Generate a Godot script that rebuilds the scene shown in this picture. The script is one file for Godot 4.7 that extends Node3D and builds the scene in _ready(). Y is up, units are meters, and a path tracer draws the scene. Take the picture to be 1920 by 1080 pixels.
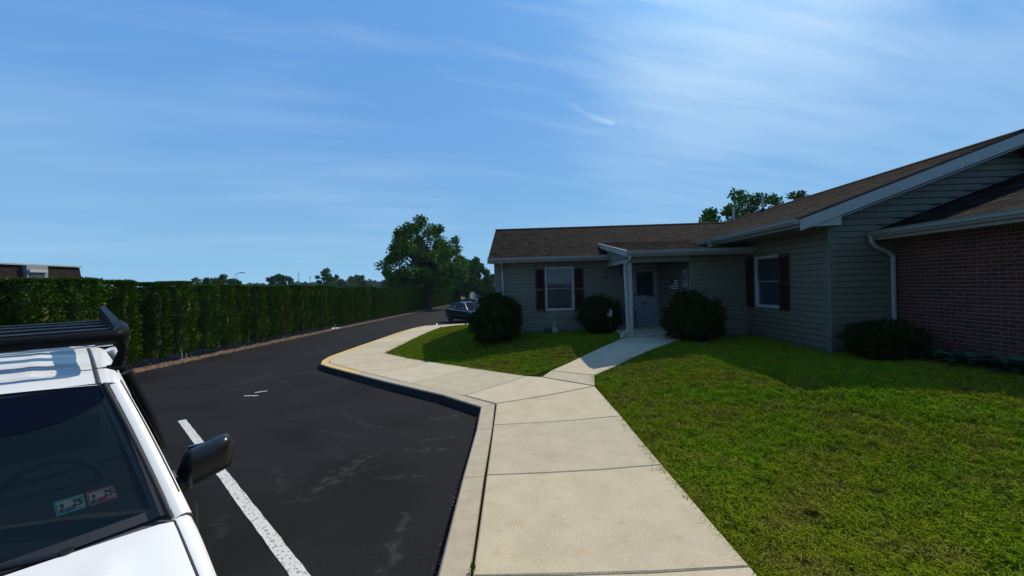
extends Node3D

# ------------------------------------------------------------------ helpers
class MB:
	var v := PackedVector3Array()
	var n := PackedVector3Array()
	var uv := PackedVector2Array()
	var c := PackedColorArray()
	var col := Color(1, 1, 1)
	func vert(p: Vector3, nn: Vector3, t := Vector2.ZERO) -> void:
		v.push_back(p); n.push_back(nn); uv.push_back(t); c.push_back(col)
	func tri(a: Vector3, b: Vector3, d: Vector3) -> void:   # counter-clockwise from outside
		var nn := (b - a).cross(d - a).normalized()
		vert(a, nn, Vector2(a.x, a.z)); vert(d, nn, Vector2(d.x, d.z)); vert(b, nn, Vector2(b.x, b.z))
	func quad(a: Vector3, b: Vector3, d: Vector3, e: Vector3) -> void:
		tri(a, b, d); tri(a, d, e)
	func quv(a: Vector3, b: Vector3, d: Vector3, e: Vector3, r := Rect2(0, 0, 1, 1)) -> void:
		var nn := (b - a).cross(d - a).normalized()
		var ta := Vector2(r.position.x, r.end.y); var tb := Vector2(r.end.x, r.end.y); var td := Vector2(r.end.x, r.position.y); var te := r.position
		vert(a, nn, ta); vert(d, nn, td); vert(b, nn, tb); vert(a, nn, ta); vert(e, nn, te); vert(d, nn, td)
	func box(ctr: Vector3, s: Vector3, b := Basis()) -> void:
		var x := b.x * s.x * .5; var y := b.y * s.y * .5; var z := b.z * s.z * .5
		hexa([ctr - x - y + z, ctr + x - y + z, ctr + x - y - z, ctr - x - y - z, ctr - x + y + z, ctr + x + y + z, ctr + x + y - z, ctr - x + y - z])
	func hexa(p: Array) -> void:  # bottom 0-3 ccw seen from above (front-left, front-right, back-right, back-left), top 4-7
		quad(p[0], p[1], p[5], p[4]); quad(p[1], p[2], p[6], p[5]); quad(p[2], p[3], p[7], p[6]); quad(p[3], p[0], p[4], p[7])
		quad(p[4], p[5], p[6], p[7]); quad(p[3], p[2], p[1], p[0])
	func bevel(ctr: Vector3, s: Vector3, r: float, b := Basis()) -> void:   # box with chamfered edges
		var h := s * .5
		var pts := []
		for sx in [-1.0, 1.0]:
			for sy in [-1.0, 1.0]:
				for sz in [-1.0, 1.0]:
					var k := Vector3(sx, sy, sz)
					pts.append([ctr + b * (k * Vector3(h.x, h.y - r, h.z - r)), ctr + b * (k * Vector3(h.x - r, h.y, h.z - r)), ctr + b * (k * Vector3(h.x - r, h.y - r, h.z))])
		var fq := func(ids: Array) -> void:
			var q := []
			for i in ids: q.append(pts[i[0]][i[1]])
			var mid := Vector3.ZERO
			for p in q: mid += p
			mid /= q.size()
			var nn: Vector3 = (q[1] - q[0]).cross(q[2] - q[0])
			if nn.dot(mid - ctr) < 0: q.reverse()
			if q.size() == 3: tri(q[0], q[1], q[2])
			else: quad(q[0], q[1], q[2], q[3])
		for a in 3:
			var st: int = [4, 2, 1][a]; var o1: int = [2, 1, 4][a]; var o2: int = [1, 4, 2][a]
			for e in [0, st]: fq.call([[e, a], [e + o1, a], [e + o1 + o2, a], [e + o2, a]])
			var a1 := (a + 1) % 3; var a2 := (a + 2) % 3
			for e in [0, o1, o2, o1 + o2]: fq.call([[e, a1], [e + st, a1], [e + st, a2], [e, a2]])
		for e in 8: fq.call([[e, 0], [e, 1], [e, 2]])
	func prism(poly: Array, down: Vector3) -> void:   # poly of Vector3, ccw seen from the side it faces; extruded by down
		var cc := Vector3.ZERO
		for p in poly: cc += p
		cc /= poly.size()
		for i in poly.size():
			var a: Vector3 = poly[i]; var b: Vector3 = poly[(i + 1) % poly.size()]
			tri(cc, a, b); tri(cc + down, b + down, a + down)
			quad(a + down, b + down, b, a)
	func grid(g: Array) -> void:   # rows of points, smooth; normal = row direction x column direction
		var R := g.size(); var C: int = g[0].size()
		var nn := []
		for i in R:
			var row := []
			for j in C:
				var a: Vector3 = g[i][min(j + 1, C - 1)] - g[i][max(j - 1, 0)]
				var b: Vector3 = g[min(i + 1, R - 1)][j] - g[max(i - 1, 0)][j]
				row.append(a.cross(b).normalized())
			nn.append(row)
		for i in R - 1:
			for j in C - 1:
				for k in [[0, 0], [1, 1], [0, 1], [0, 0], [1, 0], [1, 1]]:
					var p: Vector3 = g[i + k[0]][j + k[1]]
					vert(p, nn[i + k[0]][j + k[1]], Vector2(p.x, p.z))
	func tube(path: Array, rad: Array, seg := 8, cap := true) -> void:
		var rings := []
		for i in path.size():
			var d: Vector3 = (path[min(i + 1, path.size() - 1)] - path[max(i - 1, 0)]).normalized()
			var up := Vector3.UP if absf(d.y) < .9 else Vector3.RIGHT
			var x := d.cross(up).normalized(); var y := x.cross(d)
			var r: float = rad[min(i, rad.size() - 1)]
			var ring := []
			for k in seg + 1:
				var an := TAU * k / seg
				ring.append(path[i] + (x * cos(an) + y * sin(an)) * r)
			rings.append(ring)
		for i in path.size() - 1:
			var ca: Vector3 = path[i]; var cb: Vector3 = path[i + 1]
			for k in seg:
				var a: Vector3 = rings[i][k]; var b: Vector3 = rings[i][k + 1]; var d: Vector3 = rings[i + 1][k + 1]; var e: Vector3 = rings[i + 1][k]
				vert(a, (a - ca).normalized()); vert(b, (b - ca).normalized()); vert(d, (d - cb).normalized())
				vert(a, (a - ca).normalized()); vert(d, (d - cb).normalized()); vert(e, (e - cb).normalized())
		if cap:
			for k in seg:
				tri(path[0], rings[0][k], rings[0][k + 1])
				tri(path[-1], rings[-1][k + 1], rings[-1][k])
	func loft(rings: Array, cap := true) -> void:   # closed rings of equal size, smooth
		var g := []
		for r in rings:
			var row: Array = r.duplicate(); row.append(r[0]); g.append(row)
		var R := g.size(); var C: int = g[0].size()
		var nn := []
		for i in R:
			var row := []
			for j in C:
				var a: Vector3 = g[i][(j + 1) % (C - 1)] - g[i][(j - 1 + C - 1) % (C - 1)]
				var b: Vector3 = g[min(i + 1, R - 1)][j] - g[max(i - 1, 0)][j]
				row.append(a.cross(b).normalized())
			nn.append(row)
		for i in R - 1:
			for j in C - 1:
				for k in [[0, 0], [1, 1], [0, 1], [0, 0], [1, 0], [1, 1]]:
					vert(g[i + k[0]][j + k[1]], nn[i + k[0]][j + k[1]])
		if cap:
			for e in [0, R - 1]:
				var m := Vector3.ZERO
				for j in C - 1: m += g[e][j]
				m /= C - 1
				for j in C - 1:
					if e == 0: tri(m, g[e][j + 1], g[e][j])
					else: tri(m, g[e][j], g[e][j + 1])
	func ball(ctr: Vector3, r: Vector3, seg := 10) -> void:
		var rings := []
		for i in seg + 1:
			var th := PI * i / seg
			var row := []
			for j in seg + 1:
				var ph := TAU * j / seg
				row.append(ctr + Vector3(sin(th) * cos(ph), cos(th), sin(th) * sin(ph)) * r)
			rings.append(row)
		for i in seg:
			for j in seg:
				for k in [[0, 0], [1, 1], [0, 1], [0, 0], [1, 0], [1, 1]]:
					var p: Vector3 = rings[i + k[0]][j + k[1]]
					vert(p, ((p - ctr) / r).normalized())
	func leaf(p: Vector3, dir: Vector3, side: Vector3, l: float, w: float) -> void:
		var a := p; var b := p + dir * l * .5 + side * w * .5; var d := p + dir * l; var e := p + dir * l * .5 - side * w * .5
		var nn := dir.cross(side).normalized()
		vert(a, nn); vert(b, nn); vert(d, nn); vert(a, nn); vert(d, nn); vert(e, nn)
	func mesh() -> ArrayMesh:
		var arr := []
		arr.resize(Mesh.ARRAY_MAX)
		arr[Mesh.ARRAY_VERTEX] = v; arr[Mesh.ARRAY_NORMAL] = n; arr[Mesh.ARRAY_TEX_UV] = uv; arr[Mesh.ARRAY_COLOR] = c
		var m := ArrayMesh.new()
		m.add_surface_from_arrays(Mesh.PRIMITIVE_TRIANGLES, arr)
		return m

var rng := RandomNumberGenerator.new()
var M := {}
var used := {}

func numbered(s: String) -> String:
	if not used.has(s):
		used[s] = 0
		return s
	used[s] += 1
	return "%s_%03d" % [s, used[s]]

func inst(called: String, m: Mesh, mat: Material, parent: Node = self) -> MeshInstance3D:
	var o := MeshInstance3D.new()
	o.mesh = m
	o.material_override = mat
	if parent == self:
		o.name = numbered(called)
	else:
		o.name = called
	parent.add_child(o, true)
	return o

func obj(called: String, b: MB, mat: Material, parent: Node = self) -> MeshInstance3D:
	return inst(called, b.mesh(), mat, parent)

func tag(o: Node, label: String, category := "", group := "") -> Node:
	o.set_meta("label", label)
	if category: o.set_meta("category", category)
	if group: o.set_meta("group", group)
	return o

func thing(called: String, label: String, category: String, at := Vector3.ZERO, turn := 0.0, group := "") -> Node3D:
	var o := Node3D.new()
	o.name = numbered(called)
	add_child(o)
	o.position = at
	o.rotation.y = turn
	tag(o, label, category, group)
	return o

func struct(o: Node) -> Node:
	o.set_meta("kind", "structure")
	return o

func stuff(o: Node) -> Node:
	o.set_meta("kind", "stuff")
	return o

func lin(r: float, g: float, b: float) -> Color:
	return Color(r, g, b).linear_to_srgb()

func mat(r: float, g: float, b: float, rough := .7, metal := 0.0) -> StandardMaterial3D:
	var m := StandardMaterial3D.new()
	m.albedo_color = lin(r, g, b)
	m.roughness = rough
	m.metallic = metal
	return m

func noise_img(sz: int, freq: float, oct: int, sd: int, lo: float, hi: float, pw := 1.0) -> Image:
	var f := FastNoiseLite.new()
	f.seed = sd; f.frequency = freq; f.fractal_octaves = oct
	f.noise_type = FastNoiseLite.TYPE_SIMPLEX_SMOOTH
	var im := f.get_seamless_image(sz, sz)
	im.convert(Image.FORMAT_L8)
	var d := im.get_data()
	var o := PackedByteArray(); o.resize(d.size())
	for i in d.size():
		o[i] = clampi(int(255.0 * lerpf(lo, hi, pow(d[i] / 255.0, pw))), 0, 255)
	return Image.create_from_data(sz, sz, false, Image.FORMAT_L8, o)

func tex(im: Image) -> ImageTexture:
	var t := im.duplicate() as Image
	t.generate_mipmaps()
	return ImageTexture.create_from_image(t)

func mul_img(a: Image, b: Image) -> Image:
	var x := a.get_data(); var y := b.get_data()
	for i in x.size(): x[i] = int(x[i] * y[i] / 255.0)
	return Image.create_from_data(a.get_width(), a.get_height(), false, Image.FORMAT_L8, x)

func grained(r: float, g: float, b: float, rough: float, t: Texture2D, tile: float, bump: Texture2D = null, nscale := .4, world := true) -> StandardMaterial3D:
	var m := mat(r, g, b, rough)
	m.albedo_texture = t
	m.uv1_triplanar = true
	m.uv1_world_triplanar = world
	m.uv1_scale = Vector3.ONE / tile
	if bump:
		m.normal_enabled = true; m.normal_texture = bump; m.normal_scale = nscale
	return m

func bump_tex(im: Image, k: float) -> ImageTexture:
	var b := im.duplicate() as Image
	b.convert(Image.FORMAT_RGBA8)
	b.bump_map_to_normal_map(k)
	return tex(b)

func vcol(m: StandardMaterial3D) -> StandardMaterial3D:
	m.vertex_color_use_as_albedo = true
	return m

func lot_y(d: float) -> float:
	return -.017 * clampf(d, -60, 95)

func terr(x: float, d: float) -> float:
	var s: float = TERR0[0] + TERR0[1] * x + TERR0[2] * d
	for t in TERR:
		var dx: float = t[0] - x; var dd: float = t[1] - d
		var r2 := dx * dx + dd * dd
		if r2 > 1e-9: s += t[2] * r2 * .5 * log(r2)
	return s

func G(x: float, d: float, up := 0.0) -> Vector3:
	return Vector3(x, terr(x, d) + up, -d)

const TERR: Array = [[-0.56,-4,0.001435], [-0.56,0,0.001433], [-0.56,2.6,0.004285], [-0.57,3.84,0.003046], [-0.53,6.4,-0.002473], [-2.7,8.4,0.004335], [-5,10.5,0.002991], [-5.9,13,0.003484], [-5.9,18,-0.001521], [-5.6,22,0.002880], [-3,24,-0.001273], [0,24.5,-0.001955], [5,24,-0.000215], [12,24,0.000296], [1.2,2.6,-0.007670], [1.2,5,-0.004820], [1.3,0,-0.003290], [1.4,-4,-0.002095], [6.53,7.9,-0.013284], [6.6,10.8,-0.000399], [3.3,10.9,0.017696], [5,10.9,-0.001985], [3.47,13.4,-0.008434], [-0.62,13.6,0.025234], [1.5,13.5,-0.007695], [-0.7,18,0.000107], [7.8,5.9,0.007849], [7.7,3,-0.001209], [7.6,0,-0.001059], [7.6,-4,0.001159], [1.9,8.6,-0.017820], [2.6,8.4,0.012095], [3.9,5.5,-0.015737], [4.4,5.4,0.036897], [6,5,-0.006871], [2.6,4.5,-0.008138], [3.2,2,0.006781], [-2.2,10.6,-0.010863], [-3,13.9,-0.014336], [12,5,-0.002122], [12,12,0.000096], [6,17,0.003165]]
const TERR0 := [0.874321, 0.028446, -0.019154]

# ------------------------------------------------------------------ camera, sky, sun
func make_view() -> void:
	var cam := Camera3D.new()
	cam.name = "camera"
	var p := atan(5.0 / 721.0); var ro := deg_to_rad(1.6)
	var fw := Vector3(0, -sin(p), -cos(p)); var up := Vector3(0, cos(p), -sin(p)); var rt := Vector3.RIGHT
	cam.transform = Transform3D(Basis(rt * cos(ro) - up * sin(ro), rt * sin(ro) + up * cos(ro), -fw), Vector3(0, 2.05, 0))
	cam.fov = 73.66
	cam.near = .05; cam.far = 3000
	add_child(cam)
	cam.current = true
	var sun := DirectionalLight3D.new()
	sun.name = "sun"
	var az := deg_to_rad(34.0); var el := deg_to_rad(44.5)
	var to := Vector3(sin(az) * cos(el), sin(el), -cos(az) * cos(el))
	add_child(sun)
	sun.look_at_from_position(to * 10, Vector3.ZERO)
	sun.light_color = Color(1, .955, .87)
	sun.light_energy = 1.6
	sun.light_angular_distance = .53
	sun.shadow_enabled = true
	var we := WorldEnvironment.new()
	we.name = "world"
	var e := Environment.new()
	e.background_mode = Environment.BG_SKY
	e.tonemap_mode = Environment.TONE_MAPPER_LINEAR
	e.tonemap_exposure = EXPOSURE
	e.sdfgi_enabled = true; e.ssao_enabled = true; e.ssil_enabled = true
	var sky := Sky.new()
	var pm := PanoramaSkyMaterial.new()
	pm.panorama = sky_texture(to)
	sky.sky_material = pm
	e.sky = sky
	e.fog_enabled = true
	e.fog_density = .0002
	e.fog_light_color = Color(.70, .80, .92)
	we.environment = e
	add_child(we)

const EXPOSURE := 1.12

func sky_texture(sun: Vector3) -> ImageTexture:
	var w := 2048; var h := 1024
	var n1 := FastNoiseLite.new(); n1.seed = 11; n1.frequency = 1.0; n1.fractal_octaves = 5; n1.fractal_gain = .55
	n1.noise_type = FastNoiseLite.TYPE_SIMPLEX_SMOOTH
	var n2 := FastNoiseLite.new(); n2.seed = 5; n2.frequency = .55; n2.fractal_octaves = 3
	n2.noise_type = FastNoiseLite.TYPE_SIMPLEX_SMOOTH
	var data := PackedFloat32Array(); data.resize(w * h * 3)
	# short bright wisp of ice cloud
	var wa := Vector3(.170, .462, -1).normalized(); var wb := Vector3(.215, .428, -1).normalized(); var wc := Vector3(.272, .413, -1).normalized()
	for j in h:
		var el := PI * (.5 - (j + .5) / h)
		var y := sin(el); var ce := cos(el)
		var up := clampf(y, 0.0, 1.0)
		for i in w:
			var o := (j * w + i) * 3
			if y < -.02:
				data[o] = .05; data[o + 1] = .055; data[o + 2] = .045
				continue
			var ph := TAU * (i + .5) / w
			var d := Vector3(sin(ph) * ce, y, -cos(ph) * ce)
			# clear air: pale at the horizon, deeper blue above
			var t := pow(1.0 - up, 3.4)
			var r := lerpf(.104, .275, t); var g := lerpf(.282, .530, t); var b := lerpf(.650, .740, t)
			var cs := maxf(d.dot(sun), 0.0)
			var gl := pow(cs, 6.0) * .12 + pow(cs, 40.0) * .5
			r += gl * .50; g += gl * .82; b += gl * .90
			# cirrus sheet, stretched streaks seen on a high plane
			var k := 1.0 / (up + .12)
			var px := d.x * k; var pz := d.z * k
			var qa := px * .965 - pz * .26; var qb := px * .26 + pz * .965
			var s := n1.get_noise_2d(qa * .42, qb * 2.6)
			var fib := n1.get_noise_2d(qa * 1.1 + 40.0, qb * 7.5 + s * .6)
			var cov := n2.get_noise_2d(qa * .55 + 31.0, qb * .8 - 7.0)
			var near := pow(cs, 2.5)
			var ci := clampf(s * (.40 - .20 * near) + fib * (.14 + .30 * near) + cov * (.6 + .8 * near) + .14 + .26 * near, 0.0, 1.0)
			ci = ci * (.20 + .44 * near * smoothstep(.18, .55, up)) * smoothstep(0.0, .10, up)
			# wisp
			if d.z < 0 and d.x > .1 and d.x < .3 and y > .3 and y < .5:
				var q := 9.0; var at := 0.0
				for m in 8:
					var pa := wa.lerp(wb, m / 8.0).lerp(wb.lerp(wc, m / 8.0), m / 8.0); var pb := wa.lerp(wb, (m + 1) / 8.0).lerp(wb.lerp(wc, (m + 1) / 8.0), (m + 1) / 8.0)
					var e := seg_dist(d, pa, pb)
					if e < q:
						q = e; at = (m + .5) / 8.0
				var wd := .0030 + .0022 * at
				ci += .36 * exp(-q * q / (wd * wd)) * (.45 + .55 * at) * (.8 + .5 * fib)
			ci = minf(ci, .85)
			data[o] = lerpf(r, .62 + gl * .3, ci); data[o + 1] = lerpf(g, .79 + gl * .3, ci); data[o + 2] = lerpf(b, .93 + gl * .2, ci)
	return ImageTexture.create_from_image(Image.create_from_data(w, h, false, Image.FORMAT_RGBF, data.to_byte_array()))

func seg_dist(p: Vector3, a: Vector3, b: Vector3) -> float:
	var ab := b - a
	var t := clampf((p - a).dot(ab) / ab.length_squared(), 0, 1)
	return p.distance_to(a + ab * t)

# ------------------------------------------------------------------ materials
func make_materials() -> void:
	var g1 := noise_img(512, .12, 4, 1, .55, 1.0)
	var g2 := noise_img(512, .012, 4, 2, .70, 1.0)
	var g3 := noise_img(512, .35, 2, 3, .35, 1.0)
	var soft := tex(g2)
	var faint := tex(noise_img(512, .02, 4, 6, .90, 1.0))
	var fine := tex(mul_img(g1, g2))
	var speck := tex(mul_img(g3, g2))
	var b1 := bump_tex(g3, 3.0)
	var b2 := bump_tex(g1, 4.0)
	M.asphalt = asphalt_material(g3, b1)
	M.concrete = []
	var ci := concrete_image(mul_img(noise_img(512, .33, 3, 9, .74, 1.0), noise_img(512, .01, 4, 4, .92, 1.0)))
	for k in [[.545, .462, .312], [.500, .430, .298], [.575, .492, .340]]:
		M.concrete.append(grained(k[0], k[1], k[2], .9, ci, 2.3, b1, .35))
	M.kerb = grained(.47, .395, .28, .9, ci, 1.3, b1, .4)
	M.kerb_paint = kerb_paint(b1)
	M.kerb_face = grained(.035, .034, .033, .85, speck, .35, b1, .6)  # near-black: sealer stain, plus the shade on the face put into the colour
	M.far_glass = mat(.05, .07, .09, .12)
	M.sash = mat(.14, .15, .16, .5)
	M.joint = grained(.05, .045, .035, 1.0, fine, .5)
	M.soil = grained(.065, .075, .018, 1.0, speck, .4, b2, .6)
	M.field = grained(.07, .10, .03, 1.0, fine, 6.0)
	M.mulch_base = grained(.16, .10, .06, 1.0, speck, .3, b2, .8)
	M.chip = vcol(mat(1, 1, 1, .95))
	M.grass = vcol(mat(1, 1, 1, .75)); M.grass.backlight = Color(.85, 1.0, .16); M.grass.cull_mode = BaseMaterial3D.CULL_DISABLED
	M.leaf = vcol(mat(1, 1, 1, .6)); M.leaf.backlight = Color(.80, 1.0, .16); M.leaf.cull_mode = BaseMaterial3D.CULL_DISABLED
	M.yew = vcol(mat(1, 1, 1, .7)); M.yew.cull_mode = BaseMaterial3D.CULL_DISABLED
	for k in [M.grass, M.leaf, M.yew]: k.metallic_specular = .05; k.roughness = 1.0
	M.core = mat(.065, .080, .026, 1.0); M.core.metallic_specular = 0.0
	M.soil.metallic_specular = .05
	M.bark = grained(.13, .10, .075, .95, fine, .5, b2, .8)
	M.hedge_leaf = []
	for k in [[1.0, 1.0, 1.0], [.82, .86, .85], [1.18, 1.08, .9], [.92, 1.04, 1.1]]:
		var hm := M.leaf.duplicate() as StandardMaterial3D
		hm.albedo_color = lin(k[0] * .83, k[1] * .83, k[2] * .83)
		M.hedge_leaf.append(hm)
	M.dead_twig = mat(.30, .25, .20, .95)
	M.siding = grained(.122, .117, .077, .55, faint, 1.7)
	M.siding_b = grained(.117, .112, .074, .55, faint, 1.3)
	M.trim = grained(.34, .335, .305, .5, faint, 1.1)
	M.gutter = grained(.225, .23, .205, .4, faint, .9)
	M.soffit = grained(.20, .20, .18, .6, faint, 1.0)
	M.fascia_grey = grained(.20, .205, .19, .5, faint, 1.0)
	M.corner = grained(.155, .16, .135, .5, faint, 1.0)
	M.foundation = grained(.22, .21, .19, .95, speck, .6, b2, .5)
	M.shutter = grained(.055, .009, .010, .45, soft, .8)
	M.winframe = mat(.36, .37, .37, .4)
	M.shingle = vcol(grained(1, 1, 1, .95, speck, .35, b1, .8))
	M.shingle_cap = grained(.05, .04, .033, .95, speck, .35, b1, .8)
	M.brick_rest = vcol(grained(1, 1, 1, .92, speck, .25, b1, .7))
	M.shingle.metallic_specular = .1; M.shingle_cap.metallic_specular = .1
	M.roof_base = mat(.05, .042, .036, 1.0)
	M.flash = mat(.02, .02, .025, .8)
	M.mortar = grained(.58, .50, .40, .95, speck, .3, b1, .6)
	M.brick = []
	for k in [[.33, .070, .034], [.28, .060, .030], [.36, .082, .042], [.23, .052, .030], [.30, .078, .048], [.17, .060, .045]]:
		M.brick.append(grained(k[0], k[1], k[2], .92, speck, .25, b1, .7))
	M.room = mat(.22, .21, .20, .9)
	M.curtain = mat(.40, .40, .38, .9)
	M.curtain.cull_mode = BaseMaterial3D.CULL_DISABLED
	M.glass = mat(.02, .03, .045, .03); M.glass.transparency = BaseMaterial3D.TRANSPARENCY_ALPHA; M.glass.albedo_color.a = .55
	M.door = grained(.21, .23, .25, .5, faint, .7)
	M.black = mat(.012, .012, .013, .45)
	M.white_print = mat(.7, .7, .7, .6)
	M.iron = mat(.03, .03, .035, .4, .3)
	M.line_paint = line_paint(b1)
	# vehicles
	M.car_white = mat(.60, .61, .61, .45); M.car_white.clearcoat_enabled = true; M.car_white.clearcoat = .3; M.car_white.clearcoat_roughness = .06
	M.car_dark = mat(.005, .006, .012, .25); M.car_dark.clearcoat_enabled = true; M.car_dark.clearcoat = 1.0; M.car_dark.clearcoat_roughness = .05
	M.plastic = mat(.010, .011, .012, .30); M.plastic.metallic_specular = .4
	M.plastic_grey = mat(.045, .043, .045, .6)
	M.rubber = mat(.018, .018, .018, .8)
	M.rack = mat(.006, .007, .008, .45); M.rack.metallic_specular = .12
	M.car_glass = mat(.004, .010, .013, .04); M.car_glass.transparency = BaseMaterial3D.TRANSPARENCY_ALPHA; M.car_glass.albedo_color.a = .75; M.car_glass.metallic_specular = .25
	M.shade_band = mat(.002, .003, .010, .2); M.shade_band.metallic_specular = .2; M.shade_band.transparency = BaseMaterial3D.TRANSPARENCY_ALPHA; M.shade_band.albedo_color.a = .9
	M.cabin = mat(.012, .015, .016, .8)
	M.seat = mat(.03, .036, .036, .9)
	M.chrome = mat(.6, .6, .62, .15, 1.0)
	M.lamp_lens = mat(.6, .62, .64, .1)
	M.red_lens = mat(.25, .01, .01, .15)

func asphalt_material(g: Image, b: Texture2D) -> StandardMaterial3D:
	# colour map of the lot: dark sealer with scuffs, dried puddle rings, tyre dust and spots (16 m x 16 m)
	var sz := 1024
	var coarse := noise_img(sz, .006, 5, 21, .72, 1.25).get_data()
	var fl := noise_img(sz, .11, 5, 22, .0, 1.0, 1.6).get_data()
	var im := Image.create(sz, sz, false, Image.FORMAT_RGB8)
	var d := PackedByteArray(); d.resize(sz * sz * 3)
	var lay := PackedFloat32Array(); lay.resize(sz * sz)
	rng.seed = 77
	# u = (x + 13) / 16, v = (14 - depth) / 16
	var strokes := [[-3.2, 6.9, -2.5, 6.2, .05, .45], [-2.5, 6.2, -1.6, 5.7, .06, .5], [-3.9, 7.0, -3.2, 6.9, .05, .3], [-1.9, 4.9, -2.1, 4.2, .13, .8], [-2.1, 4.2, -2.2, 3.9, .08, .55], [-1.6, 4.3, -1.05, 4.35, .06, .5], [-1.05, 3.6, -1.0, 2.7, .05, .7], [-1.0, 2.7, -1.1, 2.5, .05, .8], [-2.6, 5.2, -2.2, 4.9, .07, .4],
		[-7.0, 9.0, -4.5, 12.0, .12, .5], [-6.8, 9.9, -5.2, 13.0, .2, .5], [-5.9, 10.4, -5.3, 10.9, .12, .7], [-8.5, 8.0, -6.0, 10.5, .1, .35], [-1.3, 5.4, -.9, 5.5, .05, .6], [-1.5, 5.1, -1.4, 5.1, .05, .7], [-1.25, 5.05, -1.15, 5.06, .06, .75], [-1.0, 5.06, -.95, 5.06, .05, .75], [-1.3, 6.3, -1.0, 6.4, .12, .5], [-3.0, 5.9, -2.2, 5.5, .05, .35], [-2.9, 4.6, -2.5, 4.1, .05, .4], [-1.9, 3.0, -1.6, 2.8, .07, .35], [-2.8, 3.6, -2.6, 3.3, .06, .4]]
	for q in 40:
		var x := rng.randf_range(-11, -.8); var e := rng.randf_range(1.5, 13)
		var an := rng.randf_range(0, TAU); var l := rng.randf_range(.1, 1.0)
		strokes.append([x, e, x + cos(an) * l, e + sin(an) * l, rng.randf_range(.02, .08), rng.randf_range(.12, .35)])
	for s in strokes:
		var a := Vector2((s[0] + 13.0) / 16 * sz, (14.0 - s[1]) / 16 * sz); var e := Vector2((s[2] + 13.0) / 16 * sz, (14.0 - s[3]) / 16 * sz)
		var r: float = s[4] / 16 * sz
		var lo := a.min(e) - Vector2.ONE * r * 2; var hi := a.max(e) + Vector2.ONE * r * 2
		for y in range(maxi(0, int(lo.y)), mini(sz, int(hi.y) + 1)):
			for x in range(maxi(0, int(lo.x)), mini(sz, int(hi.x) + 1)):
				var p := Vector2(x, y)
				var q := Geometry2D.get_closest_point_to_segment(p, a, e)
				var f := fl[y * sz + x] / 255.0
				var al := clampf(1.4 - p.distance_to(q) / r + (f - .45) * 3.4, 0, 1) * float(s[5]) * (.5 + 1.2 * f)
				if al > lay[y * sz + x]: lay[y * sz + x] = al
	for i in sz * sz:
		var k := coarse[i] / 255.0
		var a := lay[i]
		d[i * 3] = clampi(int(140 * k + 80 * a), 0, 255); d[i * 3 + 1] = clampi(int(140 * k + 77 * a), 0, 255); d[i * 3 + 2] = clampi(int(143 * k + 72 * a), 0, 255)
	im = Image.create_from_data(sz, sz, false, Image.FORMAT_RGB8, d)
	var m := mat(.112, .115, .121, .88)
	m.albedo_texture = tex(im)
	m.metallic_specular = .2
	m.detail_enabled = true
	m.detail_uv_layer = BaseMaterial3D.DETAIL_UV_2
	m.detail_blend_mode = BaseMaterial3D.BLEND_MODE_MUL
	var gi := g.duplicate() as Image
	gi = noise_img(512, .3, 2, 13, .25, 1.0)
	gi.convert(Image.FORMAT_RGBA8)
	m.detail_albedo = tex(gi)
	m.detail_mask = null
	return m

func concrete_image(g: Image) -> ImageTexture:
	var sz := g.get_width()
	var st := noise_img(sz, .018, 4, 31, 0, 1.0, 3.0).get_data()
	var gd := g.get_data()
	var d := PackedByteArray(); d.resize(sz * sz * 3)
	for i in sz * sz:
		var k: float = gd[i]; var s := clampf((st[i] / 255.0 - .28) * 2.0, 0, 1) * .20
		d[i * 3] = int(k * (1 - s * .10)); d[i * 3 + 1] = int(k * (1 - s * .30)); d[i * 3 + 2] = int(k * (1 - s * .55))
	return tex(Image.create_from_data(sz, sz, false, Image.FORMAT_RGB8, d))

func worn(r: Array, under: Array, sd: int, cut: float) -> ImageTexture:
	var sz := 512
	var a := noise_img(sz, .03, 5, sd, 0, 1.0).get_data()
	var f := noise_img(sz, .2, 2, sd + 1, .8, 1.0).get_data()
	var d := PackedByteArray(); d.resize(sz * sz * 3)
	for i in sz * sz:
		var t := clampf((a[i] / 255.0 - cut) * 9.0, 0, 1)
		for k in 3:
			d[i * 3 + k] = int(255.0 * Color(lerpf(under[k], r[k], t), 0, 0).linear_to_srgb().r * f[i] / 255.0)
	return tex(Image.create_from_data(sz, sz, false, Image.FORMAT_RGB8, d))

func kerb_paint(b: Texture2D) -> StandardMaterial3D:
	return grained(1, 1, 1, .8, worn([.62, .40, .10], [.45, .38, .28], 41, .33), .8, b, .4)

func line_paint(b: Texture2D) -> StandardMaterial3D:
	return grained(1, 1, 1, .85, worn([.56, .56, .54], [.16, .16, .16], 51, .26), .7, b, .5)

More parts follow.
